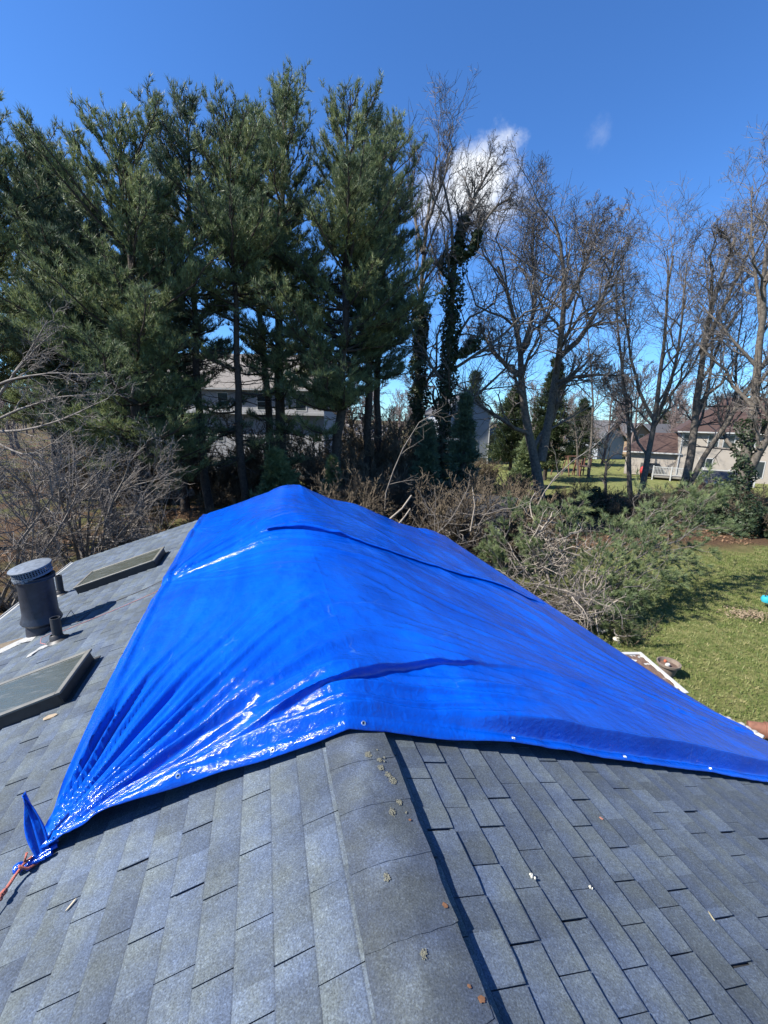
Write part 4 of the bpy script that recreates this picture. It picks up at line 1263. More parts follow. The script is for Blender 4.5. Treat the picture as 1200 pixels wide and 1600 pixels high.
# great bare tree right of the middle, two stems that fork again
b = gnd(845, 795)
Y = b[1]
stA = [
 (([b]+PX([(842, 760, Y), (838, 715, Y), (822, 655, Y), (812, 600, Y), (818, 560, Y), (806, 500, Y), (792, 460, Y), (778, 415, Y)])), 0.40, 0.08),
 ((PX([(845, 720, Y), (858, 660, Y), (866, 600, Y), (878, 520, Y), (888, 460, Y), (880, 420, Y), (872, 370, Y), (864, 335, Y)])), 0.33, 0.06),
 ((PX([(812, 585, Y), (790, 572, Y+0.5), (766, 545, Y+1), (748, 505, Y+1)])), 0.20, 0.06),
 ((PX([(872, 560, Y), (900, 540, Y-0.5), (925, 500, Y-1), (950, 450, Y-1.4), (962, 390, Y-1.6)])), 0.20, 0.05),
 ((PX([(885, 480, Y), (905, 440, Y+0.5), (922, 395, Y+1), (938, 350, Y+1.3)])), 0.17, 0.04),
 ((PX([(866, 600, Y), (890, 590, Y-1), (930, 585, Y-2), (965, 588, Y-2.5)])), 0.15, 0.05),
 ((PX([(818, 545, Y), (835, 490, Y+1), (838, 440, Y+1.6), (830, 390, Y+2), (834, 350, Y+2)])), 0.18, 0.05),
]
bare_tree(31, stA, 'big spreading bare tree with a forked grey trunk right of the fallen pine top', foot(b), levels=((11, 0.25, 44, 0.5), (8, 0.15, 42, 0.55), (6, 0.12, 42, 0.62), (4, 0.1, 42, 0.75)), trop=0.25, minr=0.011, wob=0.06)

# ivy-clad pair, tall thin tops
b = at(652, 700, 27.0); b[2] = 0
stB = [
 ([b]+PX([(653, 640, 27), (656, 540, 27), (657, 450, 27), (660, 400, 27), (668, 345, 27), (676, 290, 27), (682, 245, 27)]), 0.30, 0.05),
 (PX([(660, 395, 27), (650, 350, 27.5), (642, 310, 28), (648, 265, 28)]), 0.12, 0.03),
 (PX([(664, 360, 27), (682, 310, 26.5), (698, 265, 26), (706, 230, 26)]), 0.12, 0.03)]
bare_tree(32, stB, 'tall bare tree with an ivy-covered trunk, left one of the ivy pair', foot(b), levels=((10, 0.3, 30, 0.36), (8, 0.15, 35, 0.5), (6, 0.1, 38, 0.6), (3, 0.1, 38, 0.7)), trop=0.8, minr=0.009, ivy=((0, 0.02, 0.62, 0.55, 9000),), wob=0.05, group=None)
b = at(690, 700, 25.5); b[2] = 0
stC = [
 ([b]+PX([(693, 640, 25.5), (703, 540, 25.5), (712, 450, 25.5), (714, 390, 25.5), (704, 350, 25.5), (700, 310, 25.5), (692, 275, 25.5)]), 0.33, 0.05),
 (PX([(713, 400, 25.5), (724, 350, 25.5), (740, 310, 25.5), (756, 278, 25.5), (770, 262, 25.5)]), 0.20, 0.04),
 (PX([(716, 410, 25.5), (738, 392, 25), (752, 350, 24.6), (775, 320, 24.4), (800, 310, 24.2)]), 0.14, 0.03),
 (PX([(713, 440, 25.5), (690, 430, 26), (672, 380, 26.5)]), 0.10, 0.03),
 (PX([(710, 560, 25.5), (735, 545, 25), (752, 520, 24.8)]), 0.10, 0.03)]
bare_tree(33, stC, 'bare tree wrapped in ivy with one limb reaching up in front of the white cloud', foot(b), levels=((10, 0.2, 38, 0.42), (8, 0.12, 40, 0.55), (6, 0.1, 40, 0.65), (3, 0.1, 38, 0.7)), trop=0.4, minr=0.009,
          ivy=((0, 0.02, 0.80, 0.60, 9000), (1, 0.0, 0.4, 0.30, 2200), (2, 0.0, 0.45, 0.3, 1500), (4, 0.0, 0.8, 0.45, 1500)), wob=0.06)

# right-hand group
def tree_px(seed, pts, r0, r1, Y, label, extra=(), lv=None, trop=0.4, **kw):
    b = gnd(*pts[0]); Y = b[1] if Y is None else Y
    b = at(pts[0][0], pts[0][1], Y); b[2] = 0
    st = [([b]+PX([(u, v, Y) for u, v in pts[1:]]), r0, r1)]
    for q, ra, rb in extra:
        st.append((PX([(p[0], p[1], Y+(p[2] if len(p) > 2 else 0)) for p in q]), ra, rb))
    return bare_tree(seed, st, label, b, levels=(lv or ((9, 0.22, 36, 0.5), (8, 0.15, 38, 0.55), (6, 0.1, 42, 0.62)))+((3, 0.1, 40, 0.7),), trop=trop, minr=0.009, **kw)
tree_px(41, [(998, 795), (1010, 730), (1022, 670), (1030, 610), (1036, 540), (1042, 470), (1050, 400)], 0.24, 0.05, 29, 'vase-shaped bare tree leaning right in front of the small brown roof',
        extra=(([(1028, 650), (1048, 600, -1), (1062, 540, -1.5), (1068, 470, -2), (1074, 410, -2)], 0.14, 0.03), ([(1024, 660), (1000, 620, 0.5), (985, 560, 1), (975, 480, 1), (972, 410, 1)], 0.13, 0.03), ([(1030, 640), (1085, 570, -1), (1110, 500, -2)], 0.10, 0.03), ([(1022, 668), (995, 640, 1), (960, 600, 1.5)], 0.09, 0.03)))
tree_px(42, [(1062, 800), (1072, 740), (1085, 680), (1088, 610), (1100, 540), (1110, 470), (1145, 400), (1150, 370)], 0.30, 0.09, 28, 'stout bare tree with the broken-off dark snag on its left stem, before the beige house',
        extra=(([(1070, 770), (1100, 715, -0.5), (1130, 670, -1), (1165, 610, -1.5), (1195, 570, -2), (1230, 500, -2)], 0.20, 0.07), ([(1100, 540), (1130, 480, 1), (1165, 410, 1.5), (1185, 350, 2), (1205, 310, 2)], 0.16, 0.04), ([(1145, 400), (1138, 372, -0.5), (1122, 358, -0.6)], 0.09, 0.05), ([(1085, 660), (1110, 600, 1), (1115, 520, 2), (1100, 400, 2.5)], 0.12, 0.03), ([(1130, 670), (1150, 640, 0.5), (1150, 560, 1), (1160, 480, 1.5)], 0.12, 0.03)),
        lv=((8, 0.25, 36, 0.42), (7, 0.15, 40, 0.55), (6, 0.1, 42, 0.62), ))
tree_px(43, [(1155, 800), (1163, 740), (1172, 690), (1180, 620), (1192, 520), (1196, 440), (1200, 380)], 0.36, 0.09, 25, 'thick-trunked bare tree at the right edge of the picture',
        extra=(([(1165, 745), (1190, 705, -0.5), (1215, 650, -1), (1250, 560, -1)], 0.26, 0.08), ([(1192, 520), (1180, 430, 1), (1172, 350, 1.5), (1176, 290, 2)], 0.12, 0.03), ([(1196, 440), (1222, 380, 0), (1235, 300, 0)], 0.14, 0.04)), ivy=((0, 0.02, 0.4, 0.6, 3000),))
tree_px(44, [(982, 800), (983, 740), (984, 700), (978, 620), (972, 560), (960, 500), (965, 430)], 0.20, 0.04, 32, 'slender bare tree standing just left of the tan gabled house', lv=((8, 0.3, 38, 0.40), (7, 0.15, 40, 0.5), (5, 0.1, 42, 0.6)))
tree_px(45, [(944, 790), (946, 745), (948, 720)], 0.13, 0.09, 33, 'small crooked bare tree with arching side limbs on the far lawn', extra=(([(948, 725), (935, 712), (918, 716, 0.4), (905, 722, 0.5)], 0.07, 0.02), ([(948, 722), (960, 708), (975, 710, 0.3), (980, 730, 0.5)], 0.06, 0.02), ([(948, 722), (955, 690), (968, 672)], 0.05, 0.015), ([(947, 724), (930, 690), (925, 660)], 0.06, 0.02)), lv=((5, 0.2, 40, 0.5), (6, 0.1, 40, 0.5)))
tree_px(46, [(903, 745), (902, 700), (898, 660), (893, 640)], 0.14, 0.05, 46, 'young pale bare tree beside the red play frame', lv=((9, 0.3, 35, 0.6), (6, 0.15, 38, 0.5), (4, 0.1, 40, 0.6)), mt_=M_TWIGPALE)
tree_px(47, [(925, 700), (928, 640), (922, 560), (915, 480)], 0.16, 0.04, 45, 'thin bare tree rising behind the grey hipped roof', lv=((9, 0.3, 35, 0.42), (7, 0.15, 38, 0.5), (5, 0.1, 40, 0.6)))

# one compact bare tree mesh set for the background wood, copied
def simple_bare(seed, Hh_, name='background_tree', lv=((14, 0.2, 36, 0.42), (9, 0.15, 38, 0.5), (7, 0.1, 42, 0.6)), minr=0.035):
    rs = np.random.RandomState(seed)
    k = 8; t = np.linspace(0, 1, k)
    tr = np.stack([np.cumsum(rs.randn(k)*0.18), np.cumsum(rs.randn(k)*0.18), t*Hh_*0.8], -1); tr[0, :2] = 0
    P = tr[None]; R = (0.24*(1-t)+0.06)[None]
    ts = TubeSet(); ts.add(P, R, 6)
    for li, (per, t0, ang, ratio) in enumerate(lv):
        P, R = spawn(rs, P, R, per, t0, 1.0, ang, 10, ratio, 0.3, 0.5, k=(5, 4, 3)[li], rr=0.5, wob=0.06, minr=minr)
        ts.add(P, R, 3)
    return mesh_np(name, np.concatenate(ts.V), np.concatenate(ts.F), M_TWIGFAR)
M_TWIGFAR = mat('far_twigs', (0.09, 0.068, 0.062), 0.9, col2=(0.17, 0.13, 0.12), vscale=0.3)
bg = [simple_bare(s, h) for s, h in ((61, 16), (62, 14), (63, 18))]
rb_ = random.Random(21)
def bgtree(x, y, s, i, grp='bare woodland trees beyond the houses', lab='leafless background tree in the wood beyond the houses'):
    o = link('background_tree', bg[i]); o.location = (x, y, -0.1); o.scale = (s, s, s*rb_.uniform(0.9, 1.1)); o.rotation_euler = (0, 0, rb_.uniform(0, 6.28))
    tag(o, lab, 'tree', grp)
for k in range(120):
    x = -125+k*2.45+rb_.uniform(-2.5, 2.5); y = rb_.uniform(84, 135)
    bgtree(x, y, rb_.uniform(0.6, 0.95)*(1.0 if x < 60 else 1.15), k % 3)
for (x, y, s) in ((-36, 46, 0.8), (-30, 55, 0.9), (-42, 40, 0.8), (-22, 60, 0.9), (-8, 58, 0.85), (-1, 50, 0.8), (4, 64, 0.9), (44, 62, 0.9), (52, 58, 0.95), (60, 52, 0.95), (38, 66, 0.85), (25, 72, 0.8), (66, 60, 1.0), (31, 60, 0.75), (50, 74, 0.9), (46, 46, 0.9), (43, 36, 0.95)):
    bgtree(x, y, s, rb_.randrange(3), 'bare trees standing among the neighbouring houses', 'leafless tree standing among the neighbouring houses')

for k in range(26):
    bgtree(-88+k*2.6+rb_.uniform(-1, 1), 42+rb_.uniform(0, 26)+max(0, -(k-13))*0.5, rb_.uniform(0.55, 0.9), k % 3, 'bare trees in the wood at the far left', 'leafless tree in the wood seen under the leftmost pines')
# evergreens further back
def evergreen(seed, x, y, h, r, label, m=None, n=9000, grp=None):
    rs = np.random.RandomState(seed)
    e = empty('evergreen_tree', (x, y, 0)); tag(e, label, 'tree', grp)
    ts = TubeSet(); ts.add(np.array([[0, 0, 0], [0.1, 0, h*0.5], [0, 0, h*0.95]]), np.array([0.22, 0.15, 0.03]), 7); ts.build('trunk', M_PBARK, e)
    nb3 = 260; u = rs.rand(nb3)**0.9; az = rs.rand(nb3)*6.28
    rr = r*(1-u)**0.75*rs.uniform(0.6, 1.15, nb3)*(0.8+0.3*np.sin(az*3+u*9))
    zz = h*(0.10+0.9*u)
    pr = rs.randint(0, nb3, n); q = rs.uniform(0.3, 1.0, n)
    c = np.stack([np.cos(az[pr])*rr[pr]*q, np.sin(az[pr])*rr[pr]*q, zz[pr]+0.10*rr[pr]*(q-0.5)], -1)+rs.randn(n, 3)*np.array([0.14, 0.14, 0.10])*(r/2.2)
    d = np.stack([np.cos(az[pr]), np.sin(az[pr]), 0.5+0*q], -1)+rs.randn(n, 3)*0.4
    V, F = tufts(rs, c, d, 4, 0.26, 0.085, 0.8)
    obj_np('crown', V, F, m or M_SPRUCE, e)
p = at(856, 700, 42); evergreen(71, p[0], 42, 11.5, 3.0, 'dark evergreen behind the forked trunk of the big bare tree', n=12000)
p = at(800, 700, 50); evergreen(72, p[0], 50, 9.6, 4.2, 'broad dark evergreen right of the gabled blue-grey house', n=13000)
p = at(740, 700, 62); evergreen(73, p[0], 64, 12.5, 4.5, 'dark evergreen rising behind the gable of the blue-grey house', n=10000)
p = at(895, 700, 60); evergreen(74, p[0], 58, 8.6, 3.6, 'low dark evergreen above the white boat cover', n=8000)
p = at(1040, 650, 95); evergreen(75, p[0], 95, 8.6, 7, 'low green treetop beyond the tan gabled house', n=6000, m=M_IVY)
p = at(830, 700, 36); evergreen(76, p[0], 37, 4.4, 1.7, 'small green cedar under the big bare tree', n=6000, m=M_NEEDLE)
# grey-green mass of ivy and cedar around the ivy trunks
p = at(725, 700, 22.5); evergreen(77, p[0], 22.8, 7.0, 1.5, 'grey-green cedar leaning on the ivy-clad trunks', n=7000, m=M_NEEDLEB)
p = at(668, 700, 22); evergreen(78, p[0], 22.0, 5.6, 1.3, 'small cedar left of the ivy-clad trunks', n=5000, m=M_NEEDLEB)
p = at(430, 700, 18.5); evergreen(79, p[0], 18.6, 4.2, 1.7, 'young bright pine just beyond the tarp peak on the left', n=6500, m=M_NEEDLEG)
p = at(515, 700, 18.5); evergreen(80, p[0], 19.4, 3.9, 0.8, 'slim young pine sapling beyond the tarp peak', n=2200, m=M_NEEDLEG)

# ---------------------------------------------------------------- bare shrubs
def shrub_parts(seed, Hh_, spread, nst=9, per=(8, 7, 5), minr=0.007, r0=0.035, trop=0.5, ang=38):
    rs = np.random.RandomState(seed)
    az = rs.rand(nst)*6.28; t = np.linspace(0, 1, 7)
    P = np.zeros((nst, 7, 3))
    L = Hh_*rs.uniform(0.6, 1.0, nst)
    for i in range(nst):
        d = np.array([math.cos(az[i])*spread, math.sin(az[i])*spread, 1.0]); d /= np.linalg.norm(d)
        P[i] = rs.randn(3)*[0.12, 0.12, 0]+d*L[i]*t[:, None]+rs.randn(7, 3)*0.05*t[:, None]*L[i]*0.5
    R = np.tile(r0*(1-0.75*t), (nst, 1))
    ts = TubeSet(); ts.add(P, R, 5)
    for li, pe in enumerate(per):
        P, R = spawn(rs, P, R, pe, 0.15, 1.0, ang, 14, 0.45, 0.4, trop, k=(4, 3, 2)[li], rr=0.6, wob=0.08, minr=minr)
        ts.add(P, R, 3)
    return np.concatenate(ts.V), np.concatenate(ts.F)
def shrub(seed, x, y, Hh_, spread, label, m, **kw):
    V, F = shrub_parts(seed, Hh_, spread, **kw)
    o = obj_np('bare_shrub', V, F, m); o.location = (x, y, 0); return tag(o, label, 'shrub')
# twiggy ornamental tree left of the roof
p = at(112, 780, 13.2)
shrub(81, p[0], 13.2, 6.6, 0.62, 'dense twiggy bare shrub filling the space beyond the left roof edge', M_TWIGPALE, nst=11, per=(9, 8, 6), minr=0.006, r0=0.06, trop=0.35, ang=45)
p = at(-20, 800, 11.5)
shrub(82, p[0], 11.5, 6.0, 0.7, 'dense twiggy bare shrub at the left edge behind the big vent', M_TWIGPALE, nst=10, per=(9, 8, 6), minr=0.0055, r0=0.055, trop=0.3, ang=45)
p = at(235, 850, 15.0)
shrub(83, p[0], 15.0, 4.4, 0.55, 'lower bare shrub below the trunk of the dense pine', M_TWIGPALE, nst=8, per=(7, 7, 5), minr=0.007, r0=0.04)
p = at(50, 900, 10.2)
shrub(84, p[0]-0.8, 10.2, 3.0, 0.7, 'low thicket of bare twigs right behind the gutter', M_TWIGPALE, nst=10, per=(8, 7, 5), minr=0.005, r0=0.03)
# arching pale limbs that sweep in from the left
b = np.array([-13.2, 11.8, 0.0])
st = [([b, b+[0.1, 0, 1.8], at(-30, 640, 11.8)], 0.13, 0.07),
      (PX([(-25, 660, 11.8), (10, 600, 11.6), (40, 560, 11.4), (75, 500, 11.2)]), 0.05, 0.012),
      (PX([(-25, 665, 11.8), (30, 640, 11.6), (90, 620, 11.4), (160, 615, 11.2)]), 0.045, 0.010),
      (PX([(-25, 675, 11.8), (30, 675, 11.4), (100, 655, 11.0), (170, 622, 10.7)]), 0.045, 0.010),
      (PX([(0, 600, 11.6), (30, 590, 11.4), (80, 582, 11.2), (150, 585, 11.0)]), 0.035, 0.008),
      (PX([(20, 585, 11.5), (60, 540, 11.2), (85, 520, 11)]), 0.03, 0.008),
      (PX([(-25, 680, 11.8), (40, 715, 11.2), (90, 690, 10.8), (110, 670, 10.6)]), 0.035, 0.008)]
bare_tree(85, st, 'pale-barked bare tree sweeping long arching limbs in from the left edge', b, levels=((8, 0.2, 30, 0.33), (6, 0.15, 35, 0.5), (4, 0.1, 35, 0.6)), trop=0.15, minr=0.005, mb_=M_TWIGPALE, mt_=M_TWIGPALE)

# brush belt behind the roof, copies of four shrub meshes
bm_ = []
for s, hh, sp in ((91, 2.6, 0.5), (92, 2.0, 0.8), (93, 3.2, 0.4), (94, 1.6, 0.9)):
    V, F = shrub_parts(s, hh, sp, nst=12, per=(8, 7, 5), minr=0.012, r0=0.025)
    bm_.append(mesh_np('bare_shrub', V, F, M_BRUSH))
def brush(x, y, s, i=None, lab='brown leafless shrub in the brush belt behind the roof'):
    i = rb_.randrange(4) if i is None else i
    o = link('bare_shrub', bm_[i]); o.location = (x, y, 0); o.scale = (s, s, s); o.rotation_euler = (0, 0, rb_.uniform(0, 6.28))
    tag(o, lab, 'shrub', 'shrubs: '+lab)
for (x0, x1, y0, y1, n, s0, s1, lab) in ((-4.5, 6.5, 15.5, 22, 46, 0.8, 1.25, 'brown leafless shrub in the brush just beyond the far edge of the tarp'), (3, 22, 27, 33, 12, 0.4, 0.7, 'low brown shrub along the strip between the near and the far lawn'),
        (14, 24, 22, 30, 14, 0.5, 0.9, 'low bare shrub among the trunks at the right edge of the near lawn'), (-26, -9, 24, 33, 26, 0.8, 1.4, 'brown leafless shrub in the shade under the leftmost pines'), (-6, 10, 36, 46, 22, 0.8, 1.4, 'leafless shrub in front of the low beige house'),
        (-12, -5, 17, 21, 5, 0.5, 0.8, 'small bare shrub at the foot of the dense pine'), (20, 30, 24, 30, 8, 0.6, 1.0, 'bare shrub in front of the cream house deck')):
    for _ in range(n): brush(rb_.uniform(x0, x1), rb_.uniform(y0, y1), rb_.uniform(s0, s1), None, lab)
for (u, Y, s_) in ((250, 27, 1.6), (285, 29, 1.9), (330, 27, 1.5), (352, 30, 1.9), (405, 28, 1.8), (430, 30, 1.9), (470, 27, 1.7), (495, 30, 1.9), (540, 27, 1.8), (575, 28, 2.0), (600, 25, 1.8), (640, 24, 1.7), (620, 30, 2.0), (690, 21, 1.4), (555, 23, 1.5), (510, 22, 1.4)):
    brush(at(u, 700, Y)[0], Y, s_, None, 'tall brown shrub standing between the pine trunks before the white house')
def thicket(seed, u, Y, w, h, label):
    rs = np.random.RandomState(seed); x0 = at(u, 700, Y)[0]
    e = empty('vine_thicket', (x0, Y, 0)); tag(e, label, 'shrub')
    V, F = shrub_parts(seed, h*1.15, 0.8, nst=12, per=(7, 6, 4), minr=0.009, r0=0.03)
    V[:, 0] *= w/h*0.8; obj_np('stems', V, F, M_BRUSH, e)
    n = 5200
    az = rs.rand(n)*6.28; rr = np.sqrt(rs.rand(n)); lump = 0.75+0.3*np.sin(az*3+seed)+0.2*np.sin(az*7)
    c = np.stack([np.cos(az)*rr*w*0.5*lump, np.sin(az)*rr*w*0.4*lump, 0*az], -1)
    c[:, 2] = rs.rand(n)**0.7*h*(1-0.75*rr**2)*(0.8+0.35*np.sin(c[:, 0]*3+seed))
    nrm = norm_(rs.randn(n, 3)+np.array([0, -0.3, 0.6])); a, b = perp_basis(nrm); s = rs.uniform(0.04, 0.09, n)[:, None]
    Q = np.stack([c-a*s, c-b*s*0.8, c+a*s, c+b*s*0.9], 1).reshape(-1, 3)
    obj_np('leaves', Q, np.arange(4*n).reshape(-1, 4), M_IVY, e)
thicket(301, 1010, 25, 3.6, 1.9, 'dark vine thicket at the foot of the vase-shaped bare tree')
thicket(302, 1075, 26, 4.0, 2.3, 'dark vine thicket at the foot of the stout bare tree with the snag')
thicket(303, 1150, 24, 4.5, 2.6, 'dark vine thicket at the foot of the thick-trunked tree by the right edge')
thicket(304, 945, 27, 3.4, 1.6, 'low dark vine thicket between the big bare tree and the slender one')
thicket(305, 880, 24, 3.2, 1.7, 'low dark vine thicket behind the tangle of broken branches')
thicket(306, 1215, 22, 4.0, 2.4, 'dark vine thicket cut off by the right edge of the picture')
# leaning broken saplings and cut stems
def stick(name, pts, r0, r1, m, label, cat='branch', lv=()):
    ts = TubeSet(); P = np.array(pts)
    rs = np.random.RandomState(int(abs(P).sum()*10) % 9999)
    R = np.linspace(r0, r1, len(P)); ts.add(P, R, 6)
    PP, RR = P[None], R[None]
    for (per, ang, ratio) in lv:
        PP, RR = spawn(rs, PP, RR, per, 0.25, 1, ang, 12, ratio, 0.4, 0.2, k=5, minr=0.006); ts.add(PP, RR, 3)
    c = P[0]; V = np.concatenate(ts.V)-c
    o = obj_np(name, V, np.concatenate(ts.F), m, None, True); o.location = tuple(c); return tag(o, label, cat)
stick('broken_sapling', PX([(601, 800, 17), (603, 770, 17), (615, 735, 17), (630, 700, 17), (655, 660, 17), (690, 640, 17)]), 0.034, 0.012, M_TWIGPALE, 'pale thin sapling leaning right in front of the ivy trunks', lv=((6, 40, 0.3), (4, 40, 0.5)))
stick('cut_stem', PX([(590, 835, 14.5), (608, 812, 14.6), (628, 795, 14.8), (643, 774, 15)]), 0.045, 0.03, M_DEAD, 'longer pale broken stem sticking up behind the tarp')
stick('cut_stem', PX([(608, 840, 14), (622, 820, 14.2), (632, 808, 14.3), (641, 795, 14.5)]), 0.04, 0.025, M_DEAD, 'shorter pale broken stem beside the longer one behind the tarp')
stick('broken_branch', PX([(735, 830, 14.5), (742, 790, 14.6), (738, 760, 14.8)]), 0.03, 0.02, M_DEAD, 'short upright broken branch above the small shed')
stick('bare_branch', PX([(835, 800, 15), (850, 770, 15), (868, 745, 15), (895, 720, 15.2), (925, 700, 15.5), (955, 672, 16)]), 0.030, 0.008, M_TWIGPALE, 'pale bare branch arching up from the fallen pine top', lv=((6, 40, 0.35), (4, 40, 0.5)))

# ---------------------------------------------------------------- fallen pine top
fb = at(900, 900, 12.5); fb[2] = 0.0
fall = empty('fallen_pine_top', fb)
tag(fall, 'fallen pine top with fresh green needles lying across the lawn edge', 'fallen tree')
rs = np.random.RandomState(7)
limbs = []
def limb(l, r0): limbs.append((np.array(PX(l)), r0))
limb([(905, 985, 11.2), (935, 900, 12.4), (985, 858, 13.4), (1040, 820, 14.4), (1092, 772, 15.4)], 0.07)
limb([(900, 960, 11.6), (950, 900, 12.2), (1010, 860, 12.8), (1060, 845, 13.4), (1100, 815, 14)], 0.06)
limb([(890, 960, 11.8), (930, 890, 12.8), (975, 850, 13.6), (1020, 800, 14.8), (1065, 780, 15.6)], 0.055)
limb([(885, 930, 12), (925, 880, 12.8), (965, 825, 14), (1000, 790, 15)], 0.05)
limb([(905, 950, 11.4), (950, 920, 11.8), (1000, 900, 12.2), (1040, 880, 12.6)], 0.05)
limb([(895, 960, 11.2), (935, 940, 11.4), (975, 925, 11.8), (1000, 920, 12)], 0.045)
limb([(860, 920, 12.4), (850, 870, 13), (830, 820, 13.8), (845, 790, 14.4)], 0.05)
limb([(850, 930, 12.4), (810, 880, 13), (790, 840, 13.8), (800, 800, 14.6)], 0.05)
limb([(880, 900, 12.6), (880, 850, 13.2), (895, 800, 14), (905, 790, 14.5)], 0.04)
limb([(830, 930, 12.4), (780, 880, 13), (755, 860, 13.4)], 0.04)
limb([(1040, 830, 14), (1080, 800, 14.2), (1112, 775, 14.6)], 0.03)
limb([(905, 980, 10.8), (930, 965, 10.8), (960, 975, 10.8), (975, 1000, 10.6)], 0.035)
limb([(930, 930, 12), (985, 880, 12.8), (1040, 845, 13.6), (1085, 800, 14.6), (1115, 768, 15.2)], 0.05)
limb([(930, 950, 11.6), (980, 905, 12.2), (1030, 870, 13), (1080, 850, 13.6)], 0.045)
limb([(940, 970, 11.2), (985, 945, 11.5), (1015, 925, 11.8)], 0.035)
tbw = TubeSet(); CC = []; DD = []
for P, r0 in limbs:
    kk = 10; d = np.r_[0, np.cumsum(np.linalg.norm(np.diff(P, axis=0), axis=1))]; d /= d[-1]; t = np.linspace(0, 1, kk)
    q = np.stack([np.interp(t, d, P[:, j]) for j in range(3)], -1)+rs.randn(kk, 3)*0.03
    q[:, 2] = np.maximum(q[:, 2], 0.12)
    R = (r0*(1-0.75*t)*0.62)
    tbw.add(q, R, 6)
    P1, R1 = spawn(rs, q[None], R[None], 17, 0.12, 1, 42, 12, 0.30, 0.4, 0.15, k=5, minr=0.008, lens=(0.35, 1.3)); tbw.add(P1, R1, 4)
    P2, R2 = spawn(rs, P1, R1, 6, 0.25, 1, 42, 12, 0.5, 0.3, 0.3, k=3, minr=0.005, lens=(0.15, 0.5)); tbw.add(P2, R2, 3)
    for PP, n in ((P2, 5), (P1, 6)):
        for _ in range(n):
            qq = rs.uniform(0.35, 1.05, len(PP))[:, None]
            a_, b_ = PP[:, -2], PP[:, -1]
            CC.append(a_*(1-qq)+b_*qq); DD.append(norm_(b_-a_)+np.array([0, 0, 0.25]))
CC = np.concatenate(CC); DD = np.concatenate(DD)
CC[:, 2] = np.maximum(CC[:, 2], 0.06)
V, F = tufts(rs, CC, DD, 9, 0.17, 0.017, 0.75)
tbw.build('limbs', M_TWIGPALE, fall, fb)
obj_np('needles', V-fb, F, M_NEEDLEG, fall)
# tangle of broken pale branches
pc = at(858, 900, 12.6); pc[2] = 0.0
def tangle(seed, centre, rad3, n, L, r, name, label, m, kk=9, curl=0.55):
    rs = np.random.RandomState(seed)
    P0_ = centre+rs.randn(n, 3)*np.array(rad3)*0.55
    D = norm_(rs.randn(n, 3)*np.array([1, 1, 0.8])+np.array([0, 0, 0.15]))
    P = np.zeros((n, kk, 3)); P[:, 0] = P0_
    Ls = L*rs.uniform(0.4, 1.3, n)[:, None]/kk
    ax = norm_(rs.randn(n, 3))
    for i in range(1, kk):
        D = norm_(D+np.cross(ax, D)*curl*0.35+rs.randn(n, 3)*0.16); P[:, i] = P[:, i-1]+D*Ls
    P[:, :, 2] = np.maximum(P[:, :, 2], 0.03)
    R = r*rs.uniform(0.4, 1.3, n)[:, None]*np.linspace(1, 0.35, kk)[None]
    ts = TubeSet(); ts.add(P, R, 5)
    P2, R2 = spawn(rs, P, R, 4, 0.2, 1, 45, 15, 0.4, 0.4, 0.1, k=4, minr=0.005); ts.add(P2, R2, 3)
    P3, R3 = spawn(rs, P2, R2, 2, 0.2, 1, 45, 15, 0.5, 0.4, 0.1, k=3, minr=0.004); ts.add(P3, R3, 3)
    V = np.concatenate(ts.V); V[:, 2] = np.maximum(V[:, 2], 0.005)
    g0 = np.array([centre[0], centre[1], 0])
    o = obj_np(name, V-g0, np.concatenate(ts.F), m, None, True); o.location = tuple(g0)
    return tag(o, label, 'branch pile')
c = at(862, 865, 13.2); tangle(1, c, (0.75, 0.9, 0.7), 70, 1.7, 0.026, 'branch_tangle', 'tangle of pale curling broken branches at the root of the fallen pine top', M_DEAD)
c = at(895, 950, 11.2); tangle(2, c, (0.9, 0.8, 0.5), 90, 1.3, 0.018, 'branch_tangle', 'brown heap of broken branches next to the eave beside the lawn', M_TWIG)
c = at(905, 940, 11.0); tangle(3, c, (0.8, 0.7, 0.5), 34, 1.3, 0.017, 'branch_tangle', 'pale snapped sticks lying on top of the brown branch heap by the eave', M_DEAD)
c = at(790, 900, 12.6); tangle(4, c, (1.0, 0.8, 0.6), 46, 1.5, 0.015, 'branch_tangle', 'loose pale sticks beside the small shed, left of the fallen pine top', M_TWIGPALE)
c = at(700, 840, 14.5); tangle(5, c, (1.9, 0.9, 0.7), 60, 2.0, 0.017, 'branch_tangle', 'long thin stems fallen together behind the right tarp slope', M_TWIGPALE, curl=0.15)
c = at(850, 960, 11.8); tangle(6, c, (1.2, 0.9, 0.5), 90, 1.2, 0.013, 'branch_tangle', 'dark mat of fine twigs under the fallen pine top', M_BRUSH)
